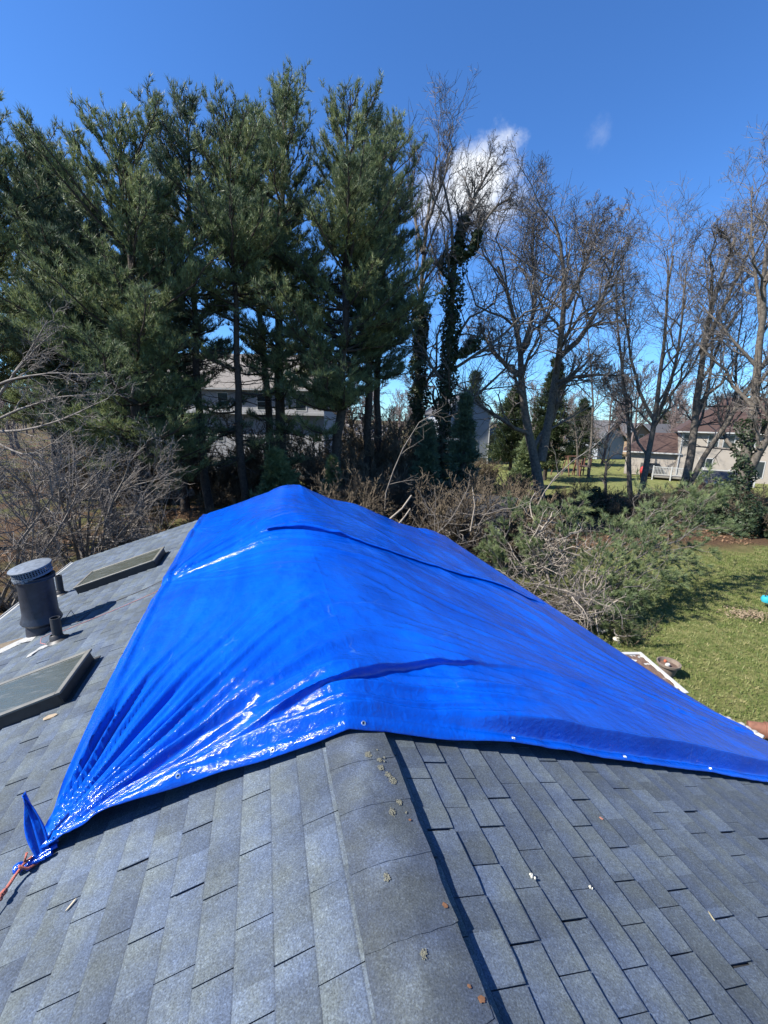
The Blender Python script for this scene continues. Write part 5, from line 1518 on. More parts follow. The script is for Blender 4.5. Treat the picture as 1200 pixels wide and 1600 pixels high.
# ================================================================ ground
def ground_mat():
    m = bpy.data.materials.new('lawn_and_leaf_litter'); m.use_nodes = True
    nt = m.node_tree; p = nt.nodes['Principled BSDF']
    geo = N(nt, 'ShaderNodeNewGeometry'); pos = geo.outputs['Position']
    def nz(sc, det=4, r=0.6):
        n = N(nt, 'ShaderNodeTexNoise', i_Scale=sc, i_Detail=float(det), i_Roughness=r); K(nt, pos, n.inputs['Vector']); return n.outputs[0]
    def mix(f, a, b):
        n = N(nt, 'ShaderNodeMix', data_type='RGBA')
        if isinstance(f, float): n.inputs['Factor'].default_value = f
        else: K(nt, f, n.inputs['Factor'])
        for s, v in (('A', a), ('B', b)):
            if isinstance(v, tuple): n.inputs[s].default_value = (*v, 1)
            else: K(nt, v, n.inputs[s])
        return n.outputs['Result']
    big, mid, fine, vf = nz(0.35, 5), nz(2.3, 5), nz(11, 5, 0.7), nz(60, 3, 0.7)
    g = mix(maprange(nt, math_(nt, 'ADD', math_(nt, 'MULTIPLY', mid, 0.5), math_(nt, 'MULTIPLY', fine, 0.5)), 0.40, 0.62), (0.095, 0.125, 0.032), (0.25, 0.225, 0.095))
    g = mix(maprange(nt, vf, 0.35, 0.65, 0, 0.5), g, (0.13, 0.16, 0.05))
    lit = mix(maprange(nt, fine, 0.35, 0.65), (0.045, 0.028, 0.018), (0.120, 0.070, 0.038))
    lit = mix(maprange(nt, vf, 0.5, 0.7, 0, 0.6), lit, (0.22, 0.15, 0.09))
    moss = mix(maprange(nt, mid, 0.4, 0.6), (0.055, 0.05, 0.022), (0.10, 0.105, 0.035))
    sx = N(nt, 'ShaderNodeSeparateXYZ')
    wob = N(nt, 'ShaderNodeTexNoise', i_Scale=0.3, i_Detail=5.0); K(nt, pos, wob.inputs['Vector'])
    pw = vmath(nt, 'ADD', pos, vmath(nt, 'SCALE', vmath(nt, 'SUBTRACT', wob.outputs['Color'], (0.5, 0.5, 0.5)), 6.0))
    K(nt, pw, sx.inputs[0]); x, y = sx.outputs[0], sx.outputs[1]
    def band(v, a, b, s=1.0):
        return math_(nt, 'MULTIPLY', maprange(nt, v, a-s, a+s), maprange(nt, v, b+s, b-s))
    # leaf litter belt between the two lawns, and under the pines
    belt = band(math_(nt, 'SUBTRACT', y, math_(nt, 'MULTIPLY', x, 0.10)), 17.5, 31.5, 1.2)
    col = mix(belt, g, lit)
    left = math_(nt, 'MAXIMUM', math_(nt, 'MULTIPLY', maprange(nt, x, 4.0, 2.0), maprange(nt, math_(nt, 'MULTIPLY', x, -1.0), -30, -28)), maprange(nt, y, 68, 74))
    col = mix(left, col, mix(maprange(nt, big, 0.42, 0.55), moss, lit))
    K(nt, col, p.inputs['Base Color']); p.inputs['Roughness'].default_value = 0.95
    p.inputs['Specular IOR Level'].default_value = 0.15
    b = N(nt, 'ShaderNodeBump', i_Strength=0.9, i_Distance=0.05); K(nt, math_(nt, 'ADD', fine, vf), b.inputs['Height']); K(nt, b.outputs[0], p.inputs['Normal'])
    return m
M_GROUND = ground_mat()
gx = np.concatenate([[-600, -200], np.linspace(-60, 80, 90), [200, 600]]); gy = np.concatenate([[-200, -40], np.linspace(-15, 100, 90), [200, 900]])
GX, GY = np.meshgrid(gx, gy)
vg = VN(9)
GZ = -0.03+0.05*vg(GX*0.25, GY*0.25)*(np.abs(GX) < 70)+0.02*vg(GX*0.8, GY*0.8)
GZ = np.minimum(GZ, 0.02)
idx = np.arange(GX.size).reshape(GX.shape)
F = np.stack([idx[:-1, :-1], idx[:-1, 1:], idx[1:, 1:], idx[1:, :-1]], -1).reshape(-1, 4)
o = obj_np('ground', np.stack([GX, GY, GZ], -1), F, M_GROUND, None, True); tag(o, 'lawn and leaf litter around the houses', kind='structure'); 

# grass blades on the near lawn
rs = np.random.RandomState(2)
n = 110000
x = rs.uniform(4.5, 21, n); y = rs.uniform(6.5, 21, n)
keep = (y < 17.5+0.1*x+0.8*vg(x*0.7, y*0.7)) & (x > 4.8)
x, y = x[keep], y[keep]; n = len(x)
dens = vg(x*1.3, y*1.3)
h = rs.uniform(0.02, 0.055, n)*(1+0.4*dens); w = rs.uniform(0.006, 0.014, n); a = rs.rand(n)*6.28
c = np.stack([x, y, np.zeros(n)-0.03], -1); s = np.stack([np.cos(a), np.sin(a), 0*a], -1)*w[:, None]
tip = c+np.stack([rs.randn(n)*0.03, rs.randn(n)*0.03, h+0.03], -1)
V = np.stack([c-s, c+s, tip], 1).reshape(-1, 3)
M_GRASS = leafmat('grass_blades', (0.095, 0.140, 0.034), (0.155, 0.190, 0.052), (0.34, 0.31, 0.145), sc=3.2, rough=0.6)
tag(obj_np('grass', V, np.arange(len(V)).reshape(-1, 3), M_GRASS), 'short patchy early spring lawn grass', 'grass', kind='stuff')
# fallen leaves on the litter belt
n = 26000
x = rs.uniform(-16, 30, n); y = rs.uniform(16, 33, n)
kp = (y > 18.6+0.1*x+1.2*vg(x*0.5, y*0.5)) | (x < 4); x, y = x[kp], y[kp]; n = len(x)
a = rs.rand(n)*6.28; s = rs.uniform(0.03, 0.07, n)[:, None]
d1 = np.stack([np.cos(a), np.sin(a), rs.randn(n)*0.4], -1)*s; d2 = np.stack([-np.sin(a), np.cos(a), rs.randn(n)*0.4], -1)*s*0.7
c = np.stack([x, y, 0.03+0*x], -1)
V = np.stack([c-d1, c-d2, c+d1, c+d2], 1).reshape(-1, 3)
M_LEAF = mat('dead_leaves', (0.10, 0.055, 0.03), 0.9, col2=(0.26, 0.15, 0.08), vscale=2.5)
tag(obj_np('leaf_litter', V, np.arange(len(V)).reshape(-1, 4), M_LEAF), 'brown fallen leaves under the trees', 'leaves', kind='stuff')
n = 700
pl = gnd(1170, 960)
x = pl[0]+rs.randn(n)*0.38; y = pl[1]+rs.randn(n)*0.22
a = rs.rand(n)*6.28; s = rs.uniform(0.015, 0.04, n)[:, None]
d1 = np.stack([np.cos(a), np.sin(a), rs.randn(n)*0.4], -1)*s; d2 = np.stack([-np.sin(a), np.cos(a), rs.randn(n)*0.4], -1)*s*0.7
c = np.stack([x, y, 0.03+0*x], -1)
tag(obj_np('leaf_pile', np.stack([c-d1, c-d2, c+d1, c+d2], 1).reshape(-1, 3), np.arange(4*n).reshape(-1, 4), mat('leaf_bits', (0.12, 0.08, 0.05), 0.9, col2=(0.28, 0.22, 0.14), vscale=9)), 'scattered patch of dry leaves and bark on the near lawn', 'leaf pile', kind='stuff')

# ================================================================ neighbouring houses
def siding(name, col, var=0.04, step=0.12):
    m = mat(name, col, 0.7, var=var, vscale=0.8)
    nt = m.node_tree; p = nt.nodes['Principled BSDF']
    geo = N(nt, 'ShaderNodeNewGeometry'); sx = N(nt, 'ShaderNodeSeparateXYZ'); K(nt, geo.outputs['Position'], sx.inputs[0])
    f = math_(nt, 'FRACT', math_(nt, 'DIVIDE', sx.outputs[2], step))
    b = N(nt, 'ShaderNodeBump', i_Strength=1.0, i_Distance=0.02); b.invert = True
    K(nt, f, b.inputs['Height']); K(nt, b.outputs[0], p.inputs['Normal'])
    return m
def roofm(name, col):
    m = mat(name, col, 0.9, var=0.22, vscale=6, bump=0.5, bscale=9); return m
M_RBROWN = roofm('brown_roof', (0.055, 0.031, 0.025)); M_RGREY = roofm('grey_roof', (0.065, 0.065, 0.07)); M_RTAN = roofm('grey_tan_roof', (0.17, 0.155, 0.14))
M_CREAM = siding('cream_siding', (0.31, 0.275, 0.23)); M_SWHITE = siding('white_siding', (0.28, 0.28, 0.285), step=0.2); M_SBLUE = siding('blue_grey_siding', (0.25, 0.27, 0.30), step=0.2)
M_TANB = mat('tan_brick', (0.23, 0.16, 0.095), 0.85, var=0.2, vscale=8); M_STONE = mat('pale_foundation', (0.19, 0.175, 0.15), 0.9, var=0.25, vscale=2.5)
M_TRIM = mat('white_trim', (0.42, 0.42, 0.405), 0.5); M_PANE = mat('dark_window', (0.03, 0.04, 0.045), 0.12, spec=0.7)
M_SHEDR = mat('red_brown_board', (0.16, 0.075, 0.05), 0.85, var=0.25, vscale=5)
def win(parent, x, z, w, h, y, face=-1, panes=(1, 2), trim=0.08, tm=None):
    """window on a wall whose outside looks along face*y"""
    y1 = y+face*0.03; ya, yb = sorted((y+face*0.003, y1))
    mb = MB()
    mb.box(x-w/2-trim, x-w/2, ya, yb, z-trim, z+h+trim); mb.box(x+w/2, x+w/2+trim, ya, yb, z-trim, z+h+trim)
    mb.box(x-w/2, x+w/2, ya, yb, z-trim, z); mb.box(x-w/2, x+w/2, ya, yb, z+h, z+h+trim)
    nx, nz = panes
    for i in range(1, nx): mb.box(x-w/2+w*i/nx-0.02, x-w/2+w*i/nx+0.02, ya, yb-0.004 if face > 0 else yb, z, z+h)
    for i in range(1, nz): mb.box(x-w/2, x+w/2, ya+0.004, yb-0.004, z+h*i/nz-0.02, z+h*i/nz+0.02)
    f = mb.build('window', tm or M_TRIM, parent)
    yc, yd = sorted((y+face*0.002, y+face*0.012))
    MB().box(x-w/2, x+w/2, yc, yd, z, z+h).build('pane', M_PANE, f)
    return f
def gable(name, cx, cy, rot, w, d, eave, ridge, wm, rm, label, ridge_x=True, over=0.35, z0=0.0, found=0.0, parent=None, hip=(0, 0)):
    if parent is None:
        e = empty(name, (cx, cy, z0), rot); tag(e, label, 'house' if 'house' in name else name.replace('_', ' '))
    else: e = parent
    ox, oy = (0, 0) if parent is None else (cx, cy)
    X0, X1, Y0, Y1 = ox-w/2, ox+w/2, oy-d/2, oy+d/2
    mb = MB(); mb.box(X0, X1, Y0, Y1, found, eave)
    if hip[0] or hip[1]:
        pass
    elif ridge_x:
        vs = [(X0, Y0, eave), (X0, Y1, eave), (X0, oy, ridge), (X1, Y0, eave), (X1, Y1, eave), (X1, oy, ridge)]
        mb.add(vs, [(0, 1, 2), (3, 5, 4), (0, 2, 5, 3), (1, 4, 5, 2)])
    else:
        vs = [(X0, Y0, eave), (X1, Y0, eave), (ox, Y0, ridge), (X0, Y1, eave), (X1, Y1, eave), (ox, Y1, ridge)]
        mb.add(vs, [(0, 1, 2), (3, 5, 4), (0, 2, 5, 3), (1, 4, 5, 2)])
    mb.build('wall', wm, e)
    if found > 0: MB().box(X0+0.03, X1-0.03, Y0+0.03, Y1-0.03, -0.1, found).build('foundation', M_STONE, e)
    t = 0.16
    if hip[0] or hip[1]:
        sl = (ridge-eave)/(d/2); zo = eave-sl*over; a0, a1, b0, b1 = X0-over, X1+over, Y0-over, Y1+over
        mb = MB(); mb.add([(a0, b0, zo), (a1, b0, zo), (a1, b1, zo), (a0, b1, zo), (X0+hip[0], oy, ridge+t), (X1-hip[1], oy, ridge+t), (a0, b0, zo+t), (a1, b0, zo+t), (a1, b1, zo+t), (a0, b1, zo+t)],
            [(0, 3, 2, 1), (0, 1, 7, 6), (1, 2, 8, 7), (2, 3, 9, 8), (3, 0, 6, 9), (6, 7, 5, 4), (7, 8, 5), (8, 9, 4, 5), (9, 6, 4)])
        mb.build('roof', rm, e)
        MB().box(a0-0.02, a1+0.02, b0-0.11, b0-0.004, zo, zo+0.14).build('gutter', M_TRIM, e)
    elif ridge_x:
        sl = (ridge-eave)/(d/2); yo = d/2+over; zo = eave-sl*over
        mb = MB()
        P_ = [(-yo, zo+0.02), (0, ridge+0.02), (yo, zo+0.02), (yo, zo+0.02+t), (0, ridge+0.02+t), (-yo, zo+0.02+t)]
        vs = [(X0-over, oy+a, b) for a, b in P_]+[(X1+over, oy+a, b) for a, b in P_]
        n = 6; mb.add(vs, [list(range(n)), list(range(2*n-1, n-1, -1))]+[(i, i+n, (i+1) % n+n, (i+1) % n) for i in range(n)])
        mb.build('roof', rm, e)
        mb = MB()
        for sg in (-1, 1):
            ya, yb = sorted((oy+sg*(yo+0.002), oy+sg*(yo+0.10))); mb.box(X0-over, X1+over, ya, yb, zo+0.02, zo+0.16)
        mb.build('gutter', M_TRIM, e)
        for sx_ in (X0-over-0.032, X1+over+0.002):
            mb = MB(); vs = [(xx, oy+a, b) for xx in (sx_, sx_+0.03) for a, b in [(-yo, zo), (0, ridge), (yo, zo), (yo, zo+0.2), (0, ridge+0.2), (-yo, zo+0.2)]]
            mb.add(vs, [list(range(n)), list(range(2*n-1, n-1, -1))]+[(i, i+n, (i+1) % n+n, (i+1) % n) for i in range(n)]); mb.build('rake_board', M_TRIM, e)
    else:
        sl = (ridge-eave)/(w/2); xo = w/2+over; zo = eave-sl*over
        P_ = [(ox-xo, zo+0.02), (ox, ridge+0.02), (ox+xo, zo+0.02), (ox+xo, zo+0.02+t), (ox, ridge+0.02+t), (ox-xo, zo+0.02+t)]
        MB().prism(P_, Y0-over, Y1+over).build('roof', rm, e)
        for yy in (Y0-over-0.032, Y1+over+0.002):
            MB().prism([(a, b-0.03 if i < 3 else b) for i, (a, b) in enumerate(P_)], yy, yy+0.03).build('rake_board', M_TRIM, e)
    return e
# cream two-storey house on the right
HR = rad(-30)
R = gable('beige_house', 44.0, 44.9, HR, 22, 9, 5.2, 8.6, M_CREAM, M_RBROWN, 'large cream two-storey house with a brown roof on the right', hip=(4.0, 4.0))
hy = -4.5
def lx(u):
    d_ = at(u, 700, 1.0); r_ = d_[0]
    return (46*r_-33)/(0.866+0.5*r_)-11
for u in (1090, 1130, 1155, 1188): win(R, lx(u), 3.45, 0.85, 1.30, hy)
win(R, lx(1124), 1.3, 1.1, 0.95, hy, panes=(2, 1)); win(R, lx(1197), 0.6, 2.2, 1.6, hy, panes=(3, 1))
MB().box(-10.9, -10.8, hy-0.12, hy-0.02, 0.1, 5.0).build('downspout', M_TRIM, R)
gable('wing', -13.45, -0.6, 0, 4.9, 7.2, 2.7, 4.6, M_CREAM, M_RBROWN, '', parent=R, hip=(2.2, 0.01))
# white deck railings
def railing(x0, y0, x1, y1, z, label, parent=None):
    L = math.hypot(x1-x0, y1-y0); e = empty('deck', (x0, y0, 0), math.atan2(y1-y0, x1-x0)); tag(e, label, 'deck')
    MB().box(0, L, 0.0, 2.2, z-0.18, z).build('platform', M_STONE, e)
    n = max(2, int(L/1.6)+1)
    for i in range(n): MB().box(L*i/(n-1)-0.06, L*i/(n-1)+0.06, -0.125, -0.005, z-0.5, z+1.05).build('post', M_TRIM, e)
    MB().box(-0.05, L+0.05, -0.10, -0.02, z+0.9, z+0.97).build('rail', M_TRIM, e); MB().box(-0.05, L+0.05, -0.08, -0.04, z+0.12, z+0.17).build('rail', M_TRIM, e)
    mb = MB()
    for i in range(int(L/0.13)): mb.box(0.1+i*0.13, 0.14+i*0.13, -0.08, -0.04, z+0.17, z+0.9)
    mb.build('balusters', M_TRIM, e)['kind'] = 'stuff'
railing(28.6, 44.6, 31.4, 43.0, 0.4, 'white-railed deck in front of the low wing of the cream house')
railing(32.0, 42.1, 35.6, 40.1, 0.5, 'white-railed deck below the double window of the cream house')
# small board shed with white roof edge
p = at(1122, 780, 33.5)
sh = gable('garden_shed', p[0]+0.9, 34.5, rad(-28), 2.6, 3.0, 1.25, 1.9, M_SHEDR, M_RGREY, 'small red-brown shed with a white-edged roof before the cream house', over=0.2)
# tan gabled house far away
p = at(997, 680, 80)
H2 = gable('tan_house', p[0], 84, rad(4), 4.0, 8, 4.1, 5.7, M_TANB, M_RGREY, 'small tan brick gable house with white trim beyond the far lawn', ridge_x=False)
win(H2, 0.35, 2.6, 0.8, 1.1, -4.0)
gable('wing', 6.5, 1.0, 0, 9, 7.4, 3.6, 5.6, M_TANB, M_RGREY, '', parent=H2)
# grey-roofed house
p = at(944, 690, 68)
H3 = gable('grey_house', p[0]+0.5, 72, rad(18), 5.2, 7, 3.2, 6.0, M_SBLUE, M_RGREY, 'house with a steep dark grey roof behind the far lawn', ridge_x=False)
# blue-grey gable house and its screened porch
p = at(722, 690, 56)
H4 = gable('blue_grey_house', p[0]-0.35, 60.5, rad(10), 6.6, 9, 6.6, 8.9, M_SBLUE, M_RGREY, 'blue-grey sided house with a white-trimmed gable behind the ivy trunks', ridge_x=False, found=0.8)
win(H4, 1.2, 1.9, 0.8, 1.2, -4.5); win(H4, -0.8, 1.9, 1.4, 1.2, -4.5, panes=(2, 1))
MB().box(3.22, 3.32, -4.62, -4.52, 0, 6.4).build('downspout', M_TRIM, H4)
p = at(777, 690, 57)
PO = empty('screened_porch', (p[0], 58.5, 0), rad(8)); tag(PO, 'screened porch with a pyramid roof on tall posts beside the blue-grey house', 'porch')
mb = MB(); mb.add([(-1.9, -1.6, 3.9), (1.9, -1.6, 3.9), (1.9, 1.6, 3.9), (-1.9, 1.6, 3.9), (0, 0, 4.9), (-1.9, -1.6, 3.8), (1.9, -1.6, 3.8), (1.9, 1.6, 3.8), (-1.9, 1.6, 3.8)], [(0, 1, 4), (1, 2, 4), (2, 3, 4), (3, 0, 4), (5, 8, 7, 6), (0, 5, 6, 1), (1, 6, 7, 2), (2, 7, 8, 3), (3, 8, 5, 0)])
mb.build('roof', M_RTAN, PO)
MB().box(-1.8, 1.8, -1.5, 1.5, 1.45, 1.62).build('floor', M_TRIM, PO)
for xx in (-1.7, -0.55, 0.6, 1.7):
    for yy in (-1.4, 1.4): MB().box(xx-0.06, xx+0.06, yy-0.06, yy+0.06, 1.63, 3.79).build('post', M_TRIM, PO)
for xx in (-1.6, 1.6): MB().box(xx-0.08, xx+0.08, -1.3, -1.14, 0, 1.44).build('leg', M_SHEDR, PO)
MB().box(-1.62, 1.62, 1.30, 1.34, 1.63, 3.79).build('screen', M_PANE, PO)
# big pale house behind the pines
H5 = gable('white_house', -13.6, 44.5, rad(-2), 16.2, 10, 8.2, 11.6, M_SWHITE, M_RTAN, 'large white-sided house seen in pieces between the pine trunks', found=1.9)
MB().box(-8.2, 8.2, -5.55, -5.003, 5.85, 6.05).build('ledge', M_TRIM, H5)
for x_, w_ in ((-5.2, 0.9), (-1.2, 0.9), (2.6, 1.2), (6.0, 0.9)): win(H5, x_, 6.3, w_, 1.4, -5.0)
for x_, w_ in ((-2.4, 0.5), (-1.6, 0.5), (4.4, 1.0), (-6, 0.9)): win(H5, x_, 3.4, w_, 1.3, -5.0)
win(H5, -1.6, 0.9, 0.9, 0.6, -4.97, panes=(1, 1))
p = at(180, 650, 50)
gable('red_roof_house', p[0], 54, rad(5), 7, 7, 3.4, 6.2, M_STONE, roofm('dull_red_roof', (0.17, 0.09, 0.08)), 'house with a dull red roof glimpsed behind the left pines')
p = at(560, 690, 58)
gable('low_beige_house', p[0]-0.5, 62, rad(3), 8, 7, 2.9, 4.6, M_CREAM, M_RTAN, 'low beige house glimpsed between the bushy pine and the ivy trunks')

# white covered boat on a trailer and red play frame on the far lawn
p = at(897, 700, 60)
BO = empty('covered_boat', (p[0], 60, 0), rad(25)); tag(BO, 'white covered boat on a trailer in front of the grey-roofed house', 'boat')
V = []; F = []
st_ = [(-2.6, 0.15, 1.9, 2.0), (-1.9, 0.75, 1.35, 2.5), (-0.5, 1.0, 1.1, 2.9), (1.0, 1.0, 1.1, 2.8), (2.4, 0.95, 1.15, 2.3)]
for x_, hw, zk, zt in st_: V += [(x_, 0, zk), (x_, -hw*0.8, zk+0.3), (x_, -hw, zk+0.8), (x_, 0, max(zt, zk+0.9)), (x_, hw, zk+0.8), (x_, hw*0.8, zk+0.3)]
for i in range(4):
    for j in range(6): F.append((i*6+j, (i+1)*6+j, (i+1)*6+(j+1) % 6, i*6+(j+1) % 6))
F += [tuple(range(6)), tuple(range(24, 30))[::-1]]
mb = MB(); mb.add(V, F); mb.build('hull_and_cover', M_TRIM, BO)
mb = MB(); mb.tube([(-3.6, 0, 0.5), (0, -0.7, 0.7), (2.2, -0.7, 0.7)], 0.06); mb.tube([(-3.6, 0, 0.5), (0, 0.7, 0.7), (2.2, 0.7, 0.7)], 0.06); mb.box(0.5, 0.7, -0.8, 0.8, 0.6, 1.15); mb.box(1.8, 2.0, -0.8, 0.8, 0.6, 1.15); mb.build('trailer', M_DARKMETAL, BO)
for s_ in (-1, 1):
    mb = MB(); mb.lathe([(0.0, -0.1), (0.32, -0.1), (0.36, -0.06), (0.36, 0.06), (0.32, 0.1), (0, 0.1)], 16, Matrix.Translation((1.0, s_*0.95, 0.36)) @ Matrix.Rotation(rad(90), 4, 'X'), caps=False); mb.build('wheel', M_PIPE, BO)
p = at(884, 735, 46)
PF = empty('play_frame', (p[0], 46, 0), rad(10)); tag(PF, 'red-brown wooden play frame at the back of the far lawn', 'play frame')
for x_ in (-1.3, 0.0, 1.3):
    for s_ in (-1, 1): MB().tube([(x_, s_*0.7, 0), (x_, s_*0.12, 2.1)], 0.06).build('leg', M_SHEDR, PF)
MB().tube([(-1.5, 0, 2.12), (1.5, 0, 2.12)], 0.07).build('beam', M_SHEDR, PF)
for x_ in (-0.65, 0.65):
    MB().tube([(x_-0.2, 0, 2.05), (x_-0.2, 0, 0.6)], 0.012).build('chain', M_DARKMETAL, PF); MB().tube([(x_+0.2, 0, 2.05), (x_+0.2, 0, 0.6)], 0.012).build('chain', M_DARKMETAL, PF)
    MB().box(x_-0.25, x_+0.25, -0.1, 0.1, 0.56, 0.6).build('swing_seat', M_PIPE, PF)
MB().box(1.4, 2.6, -0.6, 0.6, 1.0, 1.1).build('platform', M_SHEDR, PF)
for x_ in (1.45, 2.55):
    for s_ in (-1, 1): MB().box(x_-0.05, x_+0.05, s_*0.55-0.05, s_*0.55+0.05, 0, 1.9).build('post', M_SHEDR, PF)
# red covered grill and dark parked car near the wing
p = at(998, 732, 46)
GR = empty('covered_grill', (p[0], 45, 0)); tag(GR, 'small red covered grill left of the cream wing', 'grill')
mb = MB(); mb.lathe([(0.30, 0.05), (0.34, 0.5), (0.40, 0.8), (0.36, 1.15), (0.16, 1.35), (0.0, 1.38)], 12); mb.build('cover', mat('red_cover', (0.35, 0.03, 0.03), 0.6), GR, smooth=True)
p = at(1004, 735, 48)
CA = empty('parked_car', (p[0]+0.8, 48.5, 0), rad(80)); tag(CA, 'dark parked car partly hidden beside the cream wing', 'car')
mb = MB(); mb.prism([(-2.1, 0.35), (2.1, 0.35), (2.15, 0.75), (1.2, 0.92), (0.7, 1.38), (-1.0, 1.42), (-1.7, 0.98), (-2.15, 0.85)], -0.85, 0.85); mb.build('body', mat('dark_car_paint', (0.02, 0.025, 0.03), 0.2, coat=0.5), CA, bevel=0.05)
mb = MB(); mb.prism([(0.62, 0.98), (0.4, 1.30), (-0.9, 1.33), (-1.3, 1.0)], -0.856, 0.856); mb.build('side_glass', M_PANE, CA)
for x_ in (-1.3, 1.35):
    for s_ in (-1, 1):
        mb = MB(); mb.lathe([(0.0, -0.1), (0.28, -0.1), (0.33, -0.05), (0.33, 0.05), (0.28, 0.1), (0, 0.1)], 16, Matrix.Translation((x_, s_*0.80, 0.33)) @ Matrix.Rotation(rad(90), 4, 'X'), caps=False); mb.build('wheel', M_PIPE, CA)

# little play house / shed behind the fallen pine
p = at(757, 822, 15.2)
SH = empty('playhouse', (p[0]+0.1, 16.1, 0), rad(-30)); tag(SH, 'small grey playhouse with three square windows beyond the right tarp edge', 'playhouse')
M_DULL = mat('dull_trim', (0.22, 0.23, 0.24), 0.7)
M_SHG = mat('grey_boards', (0.07, 0.075, 0.08), 0.8, var=0.15, vscale=6)
MB().box(-1.0, 1.0, -0.8, 0.8, 0, 2.15).build('wall', M_SHG, SH)
mb = MB(); R_ = [(-0.95, 2.12), (0.95, 2.72), (0.95, 2.80), (-0.95, 2.20)]
mb.add([(x_, y_, z_) for x_ in (-1.12, 1.12) for y_, z_ in R_], [(0, 1, 2, 3), (7, 6, 5, 4), (0, 4, 5, 1), (1, 5, 6, 2), (2, 6, 7, 3), (3, 7, 4, 0)])
mb.build('roof', M_DECK, SH)
MB().box(-1.0, 1.0, 0.7, 0.798, 2.15, 2.6).build('back_panel', M_SHG, SH)
for i in range(3): win(SH, -0.60+i*0.60, 1.62, 0.36, 0.36, -0.8, panes=(2, 2), trim=0.035, tm=M_DULL)
for i in range(9):
    MB().box(-0.985+i*0.22, -0.985+i*0.22+0.205, -0.812, -0.801, 0.05, 1.52).build('board', M_SHG, SH)

# ================================================================ beside the house: planters, pots, stones
def planter(A_, B_, depth, z, label, soilc=(0.10, 0.06, 0.04), hscal=False):
    A_ = Vector((A_[0], A_[1], 0)); B_ = Vector((B_[0], B_[1], 0)); d = B_-A_; L = d.length
    e = empty('planter', A_, math.atan2(d.y, d.x)); tag(e, label, 'planter')
    s = -1   # body on the house side
    t = 0.06
    mb = MB()
    mb.box(0, L, s*depth, 0, 0, z-0.02); mb.build('box', M_TRIM, e)
    mb = MB()
    mb.box(-0.02, L+0.02, -0.07, 0.02, z-0.018, z+0.02); mb.box(-0.02, L+0.02, -depth-0.02, -depth+0.07, z-0.018, z+0.02)
    mb.box(-0.02, 0.07, -depth+0.071, -0.071, z-0.018, z+0.02); mb.box(L-0.07, L+0.02, -depth+0.071, -0.071, z-0.018, z+0.02)
    mb.build('rim', M_TRIM, e, bevel=0.012)
    n, m_ = 40, 24
    xs, ys = np.meshgrid(np.linspace(0.071, L-0.071, n), np.linspace(-depth+0.071, -0.071, m_))
    vn_ = VN(44)
    zz = z-0.01+0.02*vn_(xs*14, ys*14)+0.012*vn_(xs*40, ys*40)
    idx = np.arange(n*m_).reshape(m_, n); F = np.stack([idx[:-1, :-1], idx[:-1, 1:], idx[1:, 1:], idx[1:, :-1]], -1).reshape(-1, 4)
    obj_np('soil', np.stack([xs, ys, zz], -1), F, M_SOIL, e)
    return e
M_SOIL = mat('mulch', (0.055, 0.032, 0.024), 0.95, col2=(0.19, 0.12, 0.09), vscale=45, bump=1.0, bscale=60)
a_, b_ = gnd(1001, 1020, 0.42), gnd(1074, 1082, 0.42)
planter(a_, b_, 0.95, 0.42, 'white raised planter full of brown mulch beside the lawn')
a_, b_ = gnd(1122, 1116, 0.40), gnd(1192, 1150, 0.40)
e2 = planter(a_, b_, 0.6, 0.40, 'white planter with a chipped scalloped edge at the right eave')
mb = MB(); L2 = math.hypot(b_[0]-a_[0], b_[1]-a_[1])
rq = random.Random(4)
for i in range(int(L2/0.10)):
    k_ = rq.uniform(0.7, 1.25)
    mb.lathe([(0.0, 0.0), (0.045*k_, 0.0), (0.05*k_, 0.012), (0.03*k_, 0.028*k_), (0, 0.03*k_)], 7, Matrix.Translation((0.05+i*0.10+rq.uniform(-0.02, 0.02), rq.uniform(-0.05, 0.01), 0.415)) @ Matrix.Rotation(rq.uniform(0, 3), 4, 'Z') @ Matrix.Scale(rq.uniform(1.0, 1.6), 4, (1, 0, 0)), caps=False)
mb.build('scalloped_stones', mat('chalky_stone', (0.30, 0.29, 0.27), 0.9, var=0.35, vscale=25), e2)
# round pot on the lawn
p = gnd(1045, 1036, 0.28)
PT_ = empty('plant_pot', (p[0], p[1], 0)); tag(PT_, 'round weathered plant pot on the lawn beside the white planter', 'plant pot')
M_CLAY = mat('weathered_clay', (0.16, 0.125, 0.10), 0.85, var=0.25, vscale=14)
mb = MB(); mb.lathe([(0.0, 0.0), (0.15, 0.0), (0.21, 0.24), (0.245, 0.245), (0.25, 0.30), (0.225, 0.30), (0.205, 0.25), (0.19, 0.2), (0.0, 0.2)], 32, caps=False); mb.build('pot', M_CLAY, PT_, smooth=True)
mb = MB(); mb.lathe([(0.0, 0.235), (0.1, 0.232), (0.195, 0.215)], 20, caps=False); mb.build('soil', M_SOIL, PT_)
mb = MB(); mb.lathe([(0, 0), (0.05, 0.005), (0.055, 0.05), (0.03, 0.09), (0, 0.095)], 9, Matrix.Translation((-0.06, -0.04, 0.23)) @ Matrix.Rotation(0.5, 4, 'X'), caps=False); mb.build('white_stone', M_TRIM, PT_, smooth=True)
mb = MB(); mb.lathe([(0, 0), (0.035, 0.005), (0.03, 0.05), (0, 0.06)], 8, Matrix.Translation((0.0, 0.12, 0.235)), caps=False); mb.build('red_shard', mat('terracotta_shard', (0.35, 0.10, 0.05), 0.8), PT_, smooth=True)
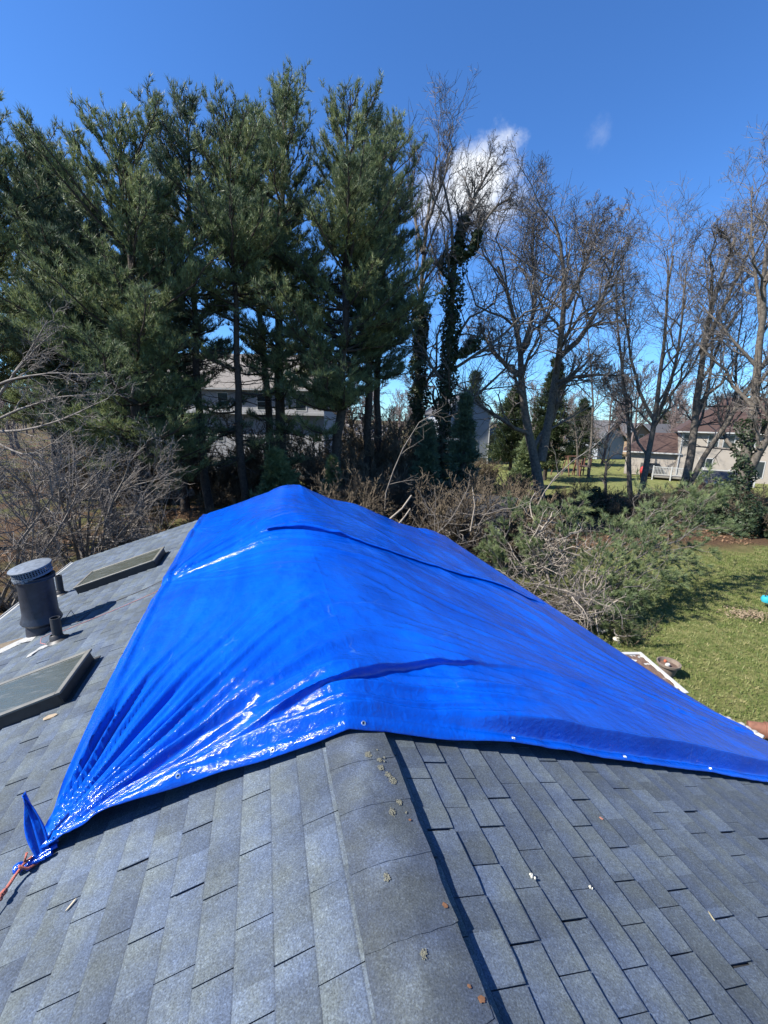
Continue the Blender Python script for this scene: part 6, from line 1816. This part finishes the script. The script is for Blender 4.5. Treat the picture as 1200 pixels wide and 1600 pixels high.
# terracotta pot on its side
p = gnd(1183, 1138, 0.15)
o = MB().lathe([(0.0, 0.0), (0.09, 0.0), (0.13, 0.25), (0.155, 0.25), (0.16, 0.31), (0.14, 0.31), (0.11, 0.2), (0.0, 0.05)], 24, caps=False).build('terracotta_pot', mat('terracotta', (0.17, 0.075, 0.048), 0.85, var=0.25, vscale=12), smooth=True)
o.location = (p[0]-0.15, p[1]+0.05, 0.17); o.rotation_euler = (0, rad(88), rad(-30)); tag(o, 'terracotta pot lying on its side by the chipped planter', 'plant pot')
for (u, v, s_, lab) in ((940, 984, 0.13, 'white stone by the branch heap, the bigger of the two'), (966, 998, 0.10, 'pale yellowish stone at the lawn edge beside the eave')):
    p = gnd(u, v, 0.05)
    bmm = bmesh.new(); bmesh.ops.create_icosphere(bmm, subdivisions=2, radius=1)
    rr_ = random.Random(u)
    for v_ in bmm.verts: v_.co *= rr_.uniform(0.86, 1.1)
    me = bpy.data.meshes.new('stone'); bmm.to_mesh(me); bmm.free(); me.materials.append(mat('pale_stone', (0.5, 0.47, 0.40), 0.85, var=0.2, vscale=20))
    o = link('stone', me); o.location = (p[0], p[1], s_*0.35); o.scale = (s_*1.4, s_, s_*0.6); tag(o, lab, 'stone')
p = gnd(992, 1012, 0.0)
V, F = shrub_parts(97, 0.9, 0.6, nst=6, per=(5, 5, 3), minr=0.004, r0=0.012)
e = empty('low_shrub', (p[0], p[1]+0.2, 0)); tag(e, 'thin dark low shrub with sparse leaves at the end of the white planter', 'shrub')
obj_np('stems', V, F, M_BRUSH, e)
rs = np.random.RandomState(3); cc = V[rs.randint(0, len(V), 500)]
V2, F2 = tufts(rs, cc, rs.randn(500, 3)+np.array([0, 0, 0.4]), 3, 0.07, 0.02); obj_np('leaves', V2, F2, M_SPRUCE, e)
# swing with a turquoise disc seat
p = at(1199, 936, 12.8)
SW = empty('swing', (p[0], 12.8, 0)); tag(SW, 'turquoise disc swing hanging by dark ropes at the right edge', 'swing')
z_ = p[2]
mb = MB(); mb.lathe([(0.0, z_-0.12), (0.14, z_-0.10), (0.17, z_), (0.14, z_+0.08), (0, z_+0.10)], 20, caps=False); mb.build('seat', mat('turquoise_plastic', (0.03, 0.33, 0.42), 0.4), SW, smooth=True)
for s_ in (-0.1, 0.1): MB().tube([(s_, 0, z_+0.05), (0.02, 0, z_+0.75)], 0.012).build('rope', M_PIPE, SW)
MB().tube([(0.02, 0, z_+0.74), (0.05, 0, 2.55)], 0.014).build('rope', M_PIPE, SW)
MB().tube([(0.0, 0, 2.6), (2.6, 0, 2.6)], 0.06).build('beam', M_SHEDR, SW)
for s_ in (-1, 1):
    MB().tube([(2.4, 0, 2.6), (2.6, s_*0.9, 0)], 0.05).build('post', M_SHEDR, SW)
